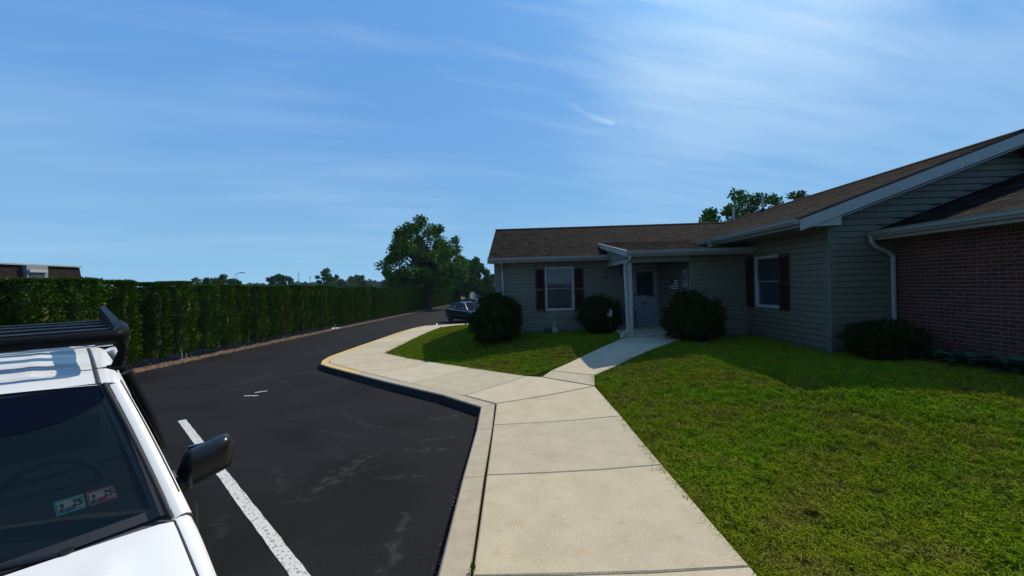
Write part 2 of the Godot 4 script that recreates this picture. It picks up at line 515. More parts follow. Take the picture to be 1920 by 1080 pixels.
# ------------------------------------------------------------------ ground, lot, walks, lawns
const KERB_OUT: Array = [[-.56, -5.0], [-.56, -3.5], [-.56, -2.0], [-.56, -.5], [-.56, 1.0], [-.56, 2.5], [-.57, 3.98], [-.56, 5.4], [-.58, 6.42], [-1.37, 7.25], [-2.7, 8.36], [-3.94, 9.49], [-5.08, 10.51], [-5.55, 11.0], [-5.8, 11.6], [-5.93, 12.29], [-5.96, 14.75], [-5.93, 17.0], [-5.86, 19.3], [-5.7, 21.6], [-5.45, 23.9], [-3.2, 24.4], [3.0, 24.9], [12.0, 25.3]]
const KERB_IN: Array = [[-.34, -5.0], [-.34, -3.5], [-.34, -2.0], [-.34, -.5], [-.34, 1.0], [-.34, 2.5], [-.35, 3.98], [-.34, 5.4], [-.35, 6.51], [-1.22, 7.39], [-2.57, 8.51], [-3.81, 9.64], [-4.93, 10.66], [-5.36, 11.1], [-5.6, 11.66], [-5.73, 12.3], [-5.76, 14.75], [-5.73, 17.0], [-5.66, 19.3], [-5.5, 21.6], [-5.27, 23.73], [-3.18, 24.2], [3.02, 24.7], [12.0, 25.1]]
var lawn_right: Array = [[1.52, -5], [1.52, 0], [1.53, 2.4], [1.52, 3.0], [1.48, 3.87], [1.51, 5.16], [1.52, 6.03], [1.51, 7.35], [1.58, 7.66], [2.3, 8.27], [3.03, 8.83], [3.95, 9.64], [4.3, 9.95], [4.4, 10.6], [12, 10.5], [12, -5]]
var lawn_island: Array = [[-4.25, 12.5], [-3.0, 11.14], [-2.22, 10.47], [-1.07, 9.34], [-.36, 8.72], [.35, 8.23], [.76, 8.51], [1.78, 9.42], [3.0, 10.6], [3.3, 13.3], [-.65, 13.5], [-.65, 19], [3.0, 22.8], [-3.0, 23.0], [-3.71, 22.5], [-4.2, 18.6], [-4.36, 15.75]]

func poly2(a: Array) -> PackedVector2Array:
	var p := PackedVector2Array()
	for q in a: p.push_back(Vector2(q[0], q[1]))
	return p

func make_ground() -> void:
	# the land: one sheet out to the horizon
	var b := MB.new()
	var ds := [-400.0, -150, -60, -20, 0, 20, 40, 60, 80, 95, 130, 200, 350, 600, 1000, 1600]
	var xs := [-1600.0, -900, -400, -200, -100, -50, -20, -12, 0, 12, 30, 80, 200, 500, 1000, 1600]
	var g := []
	for d in ds:
		var row := []
		for x in xs: row.append(Vector3(x, lot_y(d) - .05, -d))
		g.append(row)
	b.grid(g)
	struct(obj("ground", b, M.field)).set_meta("label", "grassy land reaching out to the horizon")
	# asphalt of the parking lot and driveway
	b = MB.new()
	var rects := [[-11.15, -40.0, -.45, 9.5], [-11.15, 9.5, -3.6, 24.1], [-11.15, 24.1, 14.0, 95.0]]
	var lotm := SurfaceTool.new()
	lotm.begin(Mesh.PRIMITIVE_TRIANGLES)
	for r in rects:
		for k in [[0, 1], [2, 3], [2, 1], [0, 1], [0, 3], [2, 3]]:
			var x: float = r[k[0]]; var d: float = r[k[1]]
			lotm.set_normal(Vector3(0, 1, 0.017).normalized())
			lotm.set_uv(Vector2((x + 13.0) / 16, (14.0 - d) / 16))
			lotm.set_uv2(Vector2(x, d) / 1.9)
			lotm.add_vertex(Vector3(x, lot_y(d), -d))
	struct(inst("driveway", lotm.commit(), M.asphalt)).set_meta("label", "dark sealed asphalt driveway and parking lot")
	# painted lines
	paint_line("parking_line", "long white painted parking line beside the white car", [-5.74, 6.6], [-1.0, 2.25], .105)
	paint_line("paint_mark", "short white paint dash on asphalt, nearer of two", [-5.75, 8.15], [-5.44, 8.13], .05)
	paint_line("paint_mark", "short white paint dash on asphalt, farther of two", [-5.69, 8.40], [-5.5, 8.53], .06)
	paint_line("parking_line", "short white painted line at the far end of the walk", [-5.3, 26.8], [-4.9, 24.5], .1)
	make_kerb()
	make_walks()
	make_lawn()

func paint_line(called: String, label: String, a: Array, e: Array, w: float) -> void:
	var b := MB.new()
	rng.seed = int(a[0] * 100)
	var pa := Vector2(a[0], a[1]); var pe := Vector2(e[0], e[1])
	var dir := (pe - pa).normalized(); var sd := Vector2(-dir.y, dir.x)
	var n := maxi(2, int(pa.distance_to(pe) / .12))
	var pl := Vector3.ZERO; var pr := Vector3.ZERO
	for i in n + 1:
		var p := pa.lerp(pe, float(i) / n)
		var l := p + sd * (w * .5 + rng.randf_range(-.004, .004)); var r := p - sd * (w * .5 + rng.randf_range(-.004, .004))
		var vl := Vector3(l.x, lot_y(l.y) + .004, -l.y); var vr := Vector3(r.x, lot_y(r.y) + .004, -r.y)
		if i > 0:
			if (vl - pl).cross(pr - pl).y > 0: b.quad(pl, vl, vr, pr)
			else: b.quad(pl, pr, vr, vl)
		pl = vl; pr = vr
	var o := struct(obj(called, b, M.line_paint))
	o.set_meta("label", label)

func make_kerb() -> void:
	var root := Node3D.new()
	root.name = "kerb"
	add_child(root)
	struct(root).set_meta("label", "concrete kerb edging the walks, yellow paint on its far bend")
	for i in KERB_OUT.size() - 1:
		var a := Vector2(KERB_OUT[i][0], KERB_OUT[i][1]); var e := Vector2(KERB_OUT[i + 1][0], KERB_OUT[i + 1][1])
		var ia := Vector2(KERB_IN[i][0], KERB_IN[i][1]); var ie := Vector2(KERB_IN[i + 1][0], KERB_IN[i + 1][1])
		var l := a.distance_to(e)
		var gap := .004 / l if (i < 9) else 0.0
		var a0 := a.lerp(e, gap); var e0 := a.lerp(e, 1 - gap); var ia0 := ia.lerp(ie, gap); var ie0 := ia.lerp(ie, 1 - gap)
		var b := MB.new()
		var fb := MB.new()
		var ns := maxi(1, int(l / .5))
		for k in ns:
			var p := [a0.lerp(e0, float(k) / ns), a0.lerp(e0, float(k + 1) / ns), ia0.lerp(ie0, float(k + 1) / ns), ia0.lerp(ie0, float(k) / ns)]
			var o1: Vector2 = (p[3] - p[0]).normalized() * .018; var o2: Vector2 = (p[2] - p[1]).normalized() * .018
			var T := func(q: Vector2, up: float) -> Vector3: return G(q.x, q.y, up)
			var B := func(q: Vector2) -> Vector3: return Vector3(q.x, lot_y(q.y) - .04, -q.y)
			# top, rounded nose, face, back
			up_quad(b, T.call(p[0] + o1, .004), T.call(p[1] + o2, .004), T.call(p[2], .004), T.call(p[3], .004))
			var lo0: Vector2 = p[0] - o1 * .8; var lo1: Vector2 = p[1] - o2 * .8
			b.quad(T.call(p[0], -.016), T.call(p[0] + o1, .004), T.call(p[1] + o2, .004), T.call(p[1], -.016))
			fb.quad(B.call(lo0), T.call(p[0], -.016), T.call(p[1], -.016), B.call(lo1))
			b.quad(B.call(p[2]), T.call(p[2], .004), T.call(p[3], .004), B.call(p[3]))
		if gap > 0:
			b.quad(G(a0.x, a0.y, .004), Vector3(a0.x, lot_y(a0.y), -a0.y), Vector3(ia0.x, lot_y(ia0.y), -ia0.y), G(ia0.x, ia0.y, .004))
			b.quad(G(e0.x, e0.y, .004), G(ie0.x, ie0.y, .004), Vector3(ie0.x, lot_y(ie0.y), -ie0.y), Vector3(e0.x, lot_y(e0.y), -e0.y))
		var o := obj("kerb_stone", b, M.kerb_paint if i >= 11 and i <= 19 else M.kerb, root)
		obj("sealed_shaded_face", fb, M.kerb_face, o)  # kerb face, its shade painted in along with the sealer
		if i >= 11 and i <= 19: o.set_meta("label", "yellow painted kerb section")

func up_quad(b: MB, p: Vector3, q: Vector3, r: Vector3, s: Vector3) -> void:
	if (q - p).cross(r - p).y > 0: b.quad(p, q, r, s)
	else: b.quad(p, s, r, q)

func slab(root: Node, poly: Array, m: Material, inset := .005, sub := 3) -> void:
	# convex outline in plan; top follows the land, thickness 9 cm, a small rounded arris
	var b := MB.new()
	var cc := Vector2.ZERO
	for q in poly: cc += Vector2(q[0], q[1])
	cc /= poly.size()
	var pts := []
	for i in poly.size():
		var a := Vector2(poly[i][0], poly[i][1]); var e := Vector2(poly[(i + 1) % poly.size()][0], poly[(i + 1) % poly.size()][1])
		for k in sub:
			var p := a.lerp(e, float(k) / sub)
			pts.append(p + (cc - p).normalized() * inset)
	for i in pts.size():
		var p: Vector2 = pts[i]; var q: Vector2 = pts[(i + 1) % pts.size()]
		var pi_ := p + (cc - p).normalized() * .012; var qi := q + (cc - q).normalized() * .012
		var pm := pi_.lerp(cc, .5); var qm := qi.lerp(cc, .5)
		up_tri(b, G(cc.x, cc.y, .004), G(pm.x, pm.y, .004), G(qm.x, qm.y, .004))
		up_quad(b, G(pm.x, pm.y, .004), G(qm.x, qm.y, .004), G(qi.x, qi.y, .004), G(pi_.x, pi_.y, .004))
		up_quad(b, G(pi_.x, pi_.y, .004), G(qi.x, qi.y, .004), G(q.x, q.y, -.004), G(p.x, p.y, -.004))
		var n2 := (q - p).orthogonal()
		if n2.dot(p - cc) > 0: b.quad(G(p.x, p.y, -.1), G(p.x, p.y, -.004), G(q.x, q.y, -.004), G(q.x, q.y, -.1)) 
		else: b.quad(G(q.x, q.y, -.1), G(q.x, q.y, -.004), G(p.x, p.y, -.004), G(p.x, p.y, -.1))
	obj("concrete_slab", b, m, root)

func up_tri(b: MB, p: Vector3, q: Vector3, r: Vector3) -> void:
	if (q - p).cross(r - p).y > 0: b.tri(p, q, r)
	else: b.tri(p, r, q)

func make_walks() -> void:
	var root := Node3D.new()
	root.name = "sidewalk"
	add_child(root)
	struct(root).set_meta("label", "pale concrete sidewalk of large slabs")
	var js := [[-4.9, -4.9], [-3.45, -3.5], [-1.95, -2.0], [-.45, -.5], [1.06, 1.0], [2.57, 2.49], [4.01, 3.96], [5.54, 5.45], [6.54, 6.96]]
	for i in js.size() - 1:
		slab(root, [[-.322, js[i][0]], [1.50, js[i][1]], [1.50 if i < 7 else 1.45, js[i + 1][1]], [-.322, js[i + 1][0]]], M.concrete[[0, 1, 2, 0, 2, 0, 1, 0][i]])
	slab(root, [[-.33, 6.56], [1.44, 6.98], [.56, 7.99], [.26, 8.17], [-.93, 7.14]], M.concrete[2])
	slab(root, [[.57, 8.01], [1.46, 7.0], [1.6, 7.66], [.80, 8.40]], M.concrete[1])
	slab(root, [[.81, 8.41], [1.61, 7.67], [2.55, 8.46], [1.85, 9.48]], M.concrete[0])
	slab(root, [[1.86, 9.49], [2.56, 8.47], [3.75, 9.46], [2.62, 10.21]], M.concrete[2])
	slab(root, [[2.63, 10.22], [3.77, 9.47], [4.38, 9.98], [4.45, 10.58], [3.0, 10.6]], M.concrete[1])
	slab(root, [[-.95, 7.14], [.25, 8.17], [-1.05, 9.34], [-2.24, 8.24]], M.concrete[1])
	slab(root, [[-2.25, 8.25], [-1.06, 9.35], [-2.22, 10.46], [-3.42, 9.31]], M.concrete[2])
	slab(root, [[-3.43, 9.32], [-2.23, 10.47], [-3.1, 11.25], [-4.91, 10.68]], M.concrete[0])
	slab(root, [[-4.92, 10.69], [-3.11, 11.26], [-4.25, 12.55], [-5.72, 12.3], [-5.58, 11.66], [-5.34, 11.1]], M.concrete[0])
	var d := 12.56
	var k := 0
	while d < 21.4:
		var e := d + 1.5
		var xl := -5.73 if d < 17 else lerpf(-5.71, -5.5, (d - 17) / 4.6)
		var xl2 := -5.73 if e < 17 else lerpf(-5.71, -5.5, (e - 17) / 4.6)
		slab(root, [[xl, d - .25 if k == 0 else d], [-4.27 + k * .02, d], [-4.25 + k * .03, e - .01], [xl2, e - .01]], M.concrete[k % 3], .005, 2)
		d = e; k += 1
	slab(root, [[-5.49, 21.6], [-4.0, 21.6], [-3.4, 22.8], [-5.3, 23.7]], M.concrete[1], .005, 2)
	slab(root, [[-5.28, 23.72], [-3.39, 22.82], [-2.8, 23.15], [-3.18, 24.18]], M.concrete[0], .005, 2)
	slab(root, [[-3.17, 24.18], [-2.79, 23.16], [3.0, 23.6], [3.02, 24.68]], M.concrete[2], .005, 3)

func make_lawn() -> void:
	# bare sheet of turf under the blades, cut at the kerb
	var rim := poly2(KERB_OUT)
	rim.push_back(Vector2(12, -5))
	var half := PackedVector2Array()
	for i in KERB_OUT.size(): half.push_back(Vector2(KERB_OUT[i][0] + KERB_IN[i][0], KERB_OUT[i][1] + KERB_IN[i][1]) * .5)
	half.push_back(Vector2(12, -5))
	var st := .16
	var b := MB.new()
	var cache := {}
	var P := func(i: int, j: int) -> Vector3:
		var key := i * 1000 + j
		if not cache.has(key): cache[key] = G(-6.2 + i * st, -5.0 + j * st, -.045)
		return cache[key]
	for i in 115:
		for j in 190:
			var c := Vector2(-6.2 + (i + .5) * st, -5.0 + (j + .5) * st)
			if Geometry2D.is_point_in_polygon(c, half):
				b.quad(P.call(i, j), P.call(i + 1, j), P.call(i + 1, j + 1), P.call(i, j + 1))
	struct(obj("lawn", b, M.soil)).set_meta("label", "turf soil of the two front lawns")
	grass("grass", "green mown grass of the sloping right lawn", lawn_right, 3, [[1.5, 7.6, .5, 10.4]])
	grass("grass", "green mown grass of the lawn island before the door", lawn_island, 4, [[-4.4, 3.2, 8.2, 22.9]])

func tuft(sd: int, nb: int, h: float, spread: float) -> ArrayMesh:
	var b := MB.new()
	rng.seed = sd
	for k in nb:
		var o := Vector3(rng.randfn(0, spread), 0, rng.randfn(0, spread))
		var an := rng.randf() * TAU
		var s := Vector3(cos(an), 0, sin(an)); var bend := Vector3(-sin(an), 0, cos(an)) * rng.randf_range(-1.35, 1.35) + s * rng.randf_range(-.5, .5)
		var hh := h * rng.randf_range(.55, 1.25); var w := rng.randf_range(.0016, .0032)
		var kx := rng.randf_range(.75, 1.25)
		b.col = Color(kx * rng.randf_range(.85, 1.2), kx, kx * rng.randf_range(.7, 1.1))
		var p1 := o + (Vector3.UP + bend * .4) * hh * .5; var p2 := o + (Vector3.UP * .75 + bend) * hh
		b.quad(o - s * w, o + s * w, p1 + s * w * .8, p1 - s * w * .8)
		b.tri(p1 - s * w * .8, p1 + s * w * .8, p2)
	return b.mesh()

func grass(called: String, label: String, outline: Array, sd: int, areas: Array) -> void:
	var poly := poly2(outline)
	var n1 := FastNoiseLite.new(); n1.seed = 3; n1.frequency = .55; n1.fractal_octaves = 4
	var n2 := FastNoiseLite.new(); n2.seed = 8; n2.frequency = 1.9; n2.fractal_octaves = 2
	var variants := []
	for k in 3: variants.append(tuft(sd * 10 + k, 24, [.050, .060, .044][k], [.030, .032, .036][k]))
	variants.append(tuft(sd * 10 + 5, 9, .095, .022))     # taller clumps
	var xf := [[], [], [], []]; var cl := [[], [], [], []]
	rng.seed = sd * 100 + 7
	for a in areas:
		var x0: float = a[0]; var x1: float = a[1]; var d0: float = a[2]; var d1: float = a[3]
		var step := .25
		var dd := d0
		while dd < d1:
			var xx := x0
			while xx < x1:
				var cx := xx + step * .5; var cd := dd + step * .5
				var dist := sqrt(cx * cx + cd * cd)
				var dens := clampf(1300.0 / (dist * .55), 160.0, 900.0)
				var n := int(dens * step * step + rng.randf())
				if absf(cx) > cd * 1.7 + 1.2: n = n / 6
				var h0 := terr(cx, cd); var gx := (terr(cx + .1, cd) - h0) * 10; var gd := (terr(cx, cd + .1) - h0) * 10
				for k in n:
					var p := Vector2(xx + rng.randf() * step, dd + rng.randf() * step)
					if not Geometry2D.is_point_in_polygon(p, poly): continue
					var q := n1.get_noise_2d(p.x, p.y); var f := n2.get_noise_2d(p.x, p.y)
					var near := 9.0
					if sd == 3: near = p.x - 1.5
					var kind := rng.randi_range(0, 2)
					if rng.randf() < .05 + .22 * clampf(f * 2.2, 0, 1) + (.22 if near < .22 else 0.0): kind = 3
					var h := terr_fast(h0, gx, gd, p.x - cx, p.y - cd) - .045
					var bs := Basis(Vector3.UP, rng.randf() * TAU).scaled(Vector3.ONE * rng.randf_range(.75, 1.2) * (1.0 + .25 * q))
					xf[kind].append(Transform3D(bs, Vector3(p.x, h, -p.y)))
					# green, with yellowish and dry patches
					var t := clampf(q * 1.5 + .45 + rng.randfn(0, .16), 0, 1)
					var c := Color(.185, .220, .012).lerp(Color(.120, .220, .008), t)
					c = c.lerp(Color(.185, .165, .035), clampf((-f * 1.5 - q * .9 - .40) * 1.3 + rng.randfn(0, .10), 0, .6))
					if rng.randf() < .015: c = Color(.24, .20, .07)
					var e := rng.randf_range(.8, 1.15)
					cl[kind].append(Color(c.r * e, c.g * e, c.b * e))
				xx += step
			dd += step
	# ragged fringe leaning over the walk
	for i in outline.size():
		var a := Vector2(outline[i][0], outline[i][1]); var e := Vector2(outline[(i + 1) % outline.size()][0], outline[(i + 1) % outline.size()][1])
		if a.distance_to(e) > 6.0 or a.x > 5.0 or e.x > 5.0 or a.y > 13.0: continue
		var nrm := (e - a).orthogonal().normalized()
		for k in int(a.distance_to(e) * 55):
			var p := a.lerp(e, rng.randf())
			if p.y < .5: continue
			p += nrm * rng.randfn(0, .022)
			var t := rng.randf()
			var bs := Basis(Vector3.UP, rng.randf() * TAU).rotated(Vector3(rng.randfn(0, 1), 0, rng.randfn(0, 1)).normalized(), rng.randf_range(.1, .5)).scaled(Vector3.ONE * rng.randf_range(.5, .95))
			xf[3 if t < .45 else 1].append(Transform3D(bs, G(p.x, p.y, -.03)))
			cl[3 if t < .45 else 1].append(Color(.120 + .04 * t, .185, .010) * rng.randf_range(.7, 1.15))
	var root := Node3D.new()
	root.name = numbered(called)
	add_child(root)
	stuff(root)
	tag(root, label, "grass")
	for k in 4:
		var mm := MultiMesh.new()
		mm.transform_format = MultiMesh.TRANSFORM_3D
		mm.use_colors = true
		mm.mesh = variants[k]
		mm.instance_count = xf[k].size()
		for i in xf[k].size():
			mm.set_instance_transform(i, xf[k][i]); mm.set_instance_color(i, cl[k][i])
		var o := MultiMeshInstance3D.new()
		o.name = "blades"
		o.multimesh = mm
		o.material_override = M.grass
		root.add_child(o, true)
		stuff(o)

func terr_fast(h: float, gx: float, gd: float, dx: float, dd: float) -> float:
	return h + gx * dx + gd * dd

# ------------------------------------------------------------------ the house (local x = along the front, y up, -z = away from the viewer)
var house: Node3D

func P(u: float, y: float, v: float) -> Vector3:
	return Vector3(u, y, -v)

func spans(a0: float, a1: float, cuts: Array) -> Array:
	var out := [[a0, a1]]
	for c in cuts:
		var nx := []
		for s in out:
			if c[1] <= s[0] or c[0] >= s[1]: nx.append(s)
			else:
				if c[0] > s[0]: nx.append([s[0], c[0]])
				if c[1] < s[1]: nx.append([c[1], s[1]])
		out = nx
	return out

func siding_wall(o: Vector3, along: Vector3, nrm: Vector3, L: float, y0: float, y1: float, holes: Array, label: String, gable := []) -> void:
	# backing wall with openings, lap boards on its face; gable = [a_apex, y_eave_at_0, slope, top]
	var b := MB.new()
	var put := func(mb: MB, a0: float, a1: float, yb: float, yt: float, d0b: float, d0t: float, back: float) -> void:
		var q := []
		for e in [[a0, yb, d0b], [a1, yb, d0b], [a1, yb, back], [a0, yb, back], [a0, yt, d0t], [a1, yt, d0t], [a1, yt, back], [a0, yt, back]]:
			q.append(Vector3(o.x, 0, o.z) + along * e[0] + nrm * e[2] + Vector3(0, e[1], 0))
		if along.cross(Vector3.UP).dot(nrm) < 0:
			q = [q[1], q[0], q[3], q[2], q[5], q[4], q[7], q[6]]
		mb.hexa(q)
	var edges := [0.0, L]
	for h in holes: edges.append(h[0]); edges.append(h[1])
	edges.sort()
	for i in edges.size() - 1:
		if edges[i + 1] - edges[i] < .01: continue
		var m: float = (edges[i] + edges[i + 1]) * .5
		var cuts := []
		for h in holes:
			if h[0] < m and h[1] > m: cuts.append([h[2], h[3]])
		for s in spans(y0 - .25, y1, cuts): put.call(b, edges[i], edges[i + 1], s[0], s[1], -.004, -.004, -.13)
	if gable.size():
		var ap: float = gable[0]; var k := 24
		for i in k:
			var a0 := L * i / k; var a1 := L * (i + 1) / k
			var top := minf(gable[1] + gable[2] * minf(a0, 2 * ap - a1), gable[3])
			if top > y1 + .005: put.call(b, a0, a1, y1, top, -.004, -.004, -.13)
	var wall := obj("wall", b, M.siding, house)
	wall.set_meta("label", label)
	var y := y0
	var n := 0
	var ytop: float = gable[3] if gable.size() else y1
	while y < ytop - .02:
		var yt := minf(y + .127, ytop)
		var a0 := 0.0; var a1 := L
		if gable.size() and yt > y1:
			a0 = maxf(0, (y - gable[1]) / gable[2]); a1 = minf(L, 2 * gable[0] - a0)
		var cuts := []
		for h in holes:
			if h[2] < yt - .004 and h[3] > y + .004: cuts.append([h[0], h[1]])
		var pieces := []
		for s in spans(a0, a1, cuts): pieces.append([s[0], s[1], y, yt])
		for h in holes:
			if h[2] > y + .01 and h[2] < yt: pieces.append([h[0], h[1], y, h[2]])
			if h[3] > y and h[3] < yt - .01: pieces.append([h[0], h[1], h[3], yt])
		for s in pieces:
			if s[1] - s[0] < .03: continue
			var mb := MB.new()
			put.call(mb, s[0] + .001, s[1] - .001, s[2] + .001, maxf(s[3] - .014, s[2] + .012), .034, .026, -.003)
			obj("siding_board", mb, M.siding if n % 3 else M.siding_b, wall)
		y += .127
		n += 1

func shingles(parent: Node, o: Vector3, along: Vector3, up: Vector3, L: float, Wd: float, sd: int) -> void:
	# overlapping asphalt tabs, laid course on course
	rng.seed = sd
	var b := MB.new()
	var nrm := along.cross(up).normalized()
	if nrm.y < 0: nrm = -nrm
	var ex := .142
	var rows := int(ceil(Wd / ex))
	for r in rows:
		var w0 := r * ex; var w1 := minf(w0 + ex + .03, Wd)
		var a := -rng.randf() * .25
		while a < L:
			var wd := rng.randf_range(.10, .30)
			var a0 := maxf(a, 0); var a1 := minf(a + wd, L)
			a += wd
			if a1 - a0 < .02: continue
			var drop := 0.0 if rng.randf() < .55 else rng.randf_range(.012, .03)
			var t := .0 + rng.randf() * .004
			var k := rng.randf_range(.35, 1.25) * (1.5 if rng.randf() < .25 else 1.0)
			var wm := rng.randf()
			b.col = Color(.060 * k, (.045 + .006 * wm) * k, (.038 + .008 * wm) * k)
			var p0 := o + along * (a0 + .001) + up * (w0 + drop); var p1 := o + along * (a1 - .001) + up * (w0 + drop)
			var p2 := o + along * (a1 - .001) + up * w1; var p3 := o + along * (a0 + .001) + up * w1
			var hi := nrm * (t + .006)
			var lo := nrm * .002
			var q := [p0 + hi, p1 + hi, p2 + lo, p3 + lo]
			if (q[1] - q[0]).cross(q[2] - q[0]).dot(nrm) > 0:
				b.quad(q[0], q[1], q[2], q[3]); b.quad(p0 - lo, p1 - lo, q[1], q[0])
			else:
				b.quad(q[0], q[3], q[2], q[1]); b.quad(p1 - lo, p0 - lo, q[0], q[1])
	stuff(obj("shingles", b, M.shingle, parent))

func roof_plane(o: Vector3, along: Vector3, up: Vector3, L: float, Wd: float, sd: int, label: String, thick := .09) -> Node:
	var b := MB.new()
	var nrm := along.cross(up).normalized()
	if nrm.y < 0: nrm = -nrm
	var q := [o, o + along * L, o + along * L + up * Wd, o + up * Wd]
	if (q[1] - q[0]).cross(q[2] - q[0]).dot(nrm) < 0: q.reverse()
	b.prism(q, -nrm * thick)
	var r := obj("roof", b, M.roof_base, house)
	r.set_meta("label", label)
	shingles(r, o - up * .03 , along, up, L, Wd + .03, sd)
	return r

func bar(called: String, a: Vector3, e: Vector3, outw: Vector3, prof: Array, m: Material, parent: Node) -> MeshInstance3D:
	# a profile (out, up) swept from a to e
	var b := MB.new()
	var d := (e - a).normalized()
	var ra := []; var re := []
	for p in prof:
		var off: Vector3 = outw * p[0] + Vector3.UP * p[1]
		ra.append(a + off); re.append(e + off)
	var cc := Vector3.ZERO
	for p in ra: cc += p
	cc /= ra.size()
	var nv := prof.size()
	for i in nv:
		var j := (i + 1) % nv
		var q := [ra[i], ra[j], re[j], re[i]]
		var nn: Vector3 = (q[1] - q[0]).cross(q[2] - q[0])
		if nn.dot((ra[i] + ra[j]) * .5 - cc) < 0: q.reverse()
		b.quad(q[0], q[1], q[2], q[3])
		for c in [[ra, a, -d], [re, e, d]]:
			var m0 := Vector3.ZERO
			for p in c[0]: m0 += p
			m0 /= nv
			var t := [m0, c[0][i], c[0][j]]
			if (t[1] - t[0]).cross(t[2] - t[0]).dot(c[2]) < 0: t = [t[0], t[2], t[1]]
			b.tri(t[0], t[1], t[2])
	return obj(called, b, m, parent)

const K_GUTTER: Array = [[0, 0], [.095, 0], [.105, .03], [.125, .055], [.125, .105], [.135, .115], [.135, .125], [.118, .125], [.118, .10], [0, .10]]
func rect_prof(o0: float, y0: float, o1: float, y1: float) -> Array:
	return [[o0, y0], [o1, y0], [o1, y1], [o0, y1]]

func window(o: Vector3, along: Vector3, nrm: Vector3, w: float, h: float, label: String, curtain: int) -> void:
	# o = lower corner of the casing on the wall face
	var b := MB.new()
	var fr := Basis(along, Vector3.UP, nrm)
	var bx := func(mb: MB, a0: float, a1: float, y0: float, y1: float, d0: float, d1: float) -> void:
		mb.box(o + along * (a0 + a1) * .5 + Vector3.UP * (y0 + y1) * .5 + nrm * (d0 + d1) * .5, Vector3(a1 - a0, y1 - y0, absf(d1 - d0)), fr)
	var c := .042
	bx.call(b, 0, c, 0, h, -.05, .035); bx.call(b, w - c, w, 0, h, -.05, .035)
	bx.call(b, c, w - c, h - c, h, -.05, .033); bx.call(b, c, w - c, 0, c + .01, -.05, .045)
	var win := obj("window", b, M.winframe, house)
	win.set_meta("label", label)
	var mid := h * .5
	for k in 2:
		var y0 := c if k == 0 else mid - .01; var y1 := mid + .02 if k == 0 else h - c
		var d := -.03 if k == 0 else -.008
		var s := MB.new()
		var t := .035
		bx.call(s, c, c + t, y0, y1, d - .03, d); bx.call(s, w - c - t, w - c, y0, y1, d - .03, d)
		bx.call(s, c + t, w - c - t, y1 - t, y1, d - .03, d - .001); bx.call(s, c + t, w - c - t, y0, y0 + t, d - .03, d - .001)
		obj("sash", s, M.sash, win)
		var g := MB.new()
		bx.call(g, c + t, w - c - t, y0 + t, y1 - t, d - .018, d - .014)
		obj("pane", g, M.glass, win)
	# room side: lined niche with drapes
	var r := MB.new()
	for q in [[c, w - c, c, h - c, -1.2, -1.18], [c, c + .02, c, h - c, -1.18, -.09], [w - c - .02, w - c, c, h - c, -1.18, -.09], [c + .02, w - c - .02, c, c + .02, -1.18, -.09], [c + .02, w - c - .02, h - c - .02, h - c, -1.18, -.09]]:
		bx.call(r, q[0], q[1], q[2], q[3], q[4], q[5])
	obj("niche", r, M.room, win)
	if curtain:
		for sd in [[c + .03, w * .44], [w * .5, w - c - .03]]:
			var g := []
			for i in 2:
				var row := []
				for k in 25:
					var a: float = lerpf(sd[0], sd[1], k / 24.0)
					row.append(o + along * a + Vector3.UP * ([h - c - .03, c + .04][i]) + nrm * (-.16 + .02 * sin(k * 1.55)))
				g.append(row)
			var cb := MB.new()
			cb.grid(g)
			obj("curtain", cb, M.curtain, win)

func shutter(o: Vector3, along: Vector3, nrm: Vector3, w: float, h: float, m: Material) -> void:
	var b := MB.new()
	var fr := Basis(along, Vector3.UP, nrm)
	var bx := func(a0: float, a1: float, y0: float, y1: float, d1: float) -> void:
		b.box(o + along * (a0 + a1) * .5 + Vector3.UP * (y0 + y1) * .5 + nrm * (d1 * .5 + .008), Vector3(a1 - a0, y1 - y0, d1 - .016), fr)
	var s := .045
	bx.call(0, s, 0, h, .045); bx.call(w - s, w, 0, h, .045)
	for y in [0.0, h * .5 - .04, h - .08]: bx.call(s, w - s, y, y + .08, .043)
	var root := obj("shutter", b, m, house)
	var sl := MB.new()
	for seg in [[.08, h * .5 - .04], [h * .5 + .04, h - .08]]:
		var y: float = seg[0]
		while y < seg[1] - .02:
			var c := o + along * w * .5 + Vector3.UP * (y + .017) + nrm * .026
			sl.box(c, Vector3(w - 2 * s, .006, .038), fr.rotated(along, .7))
			y += .034
	stuff(obj("louvres", sl, m, root))

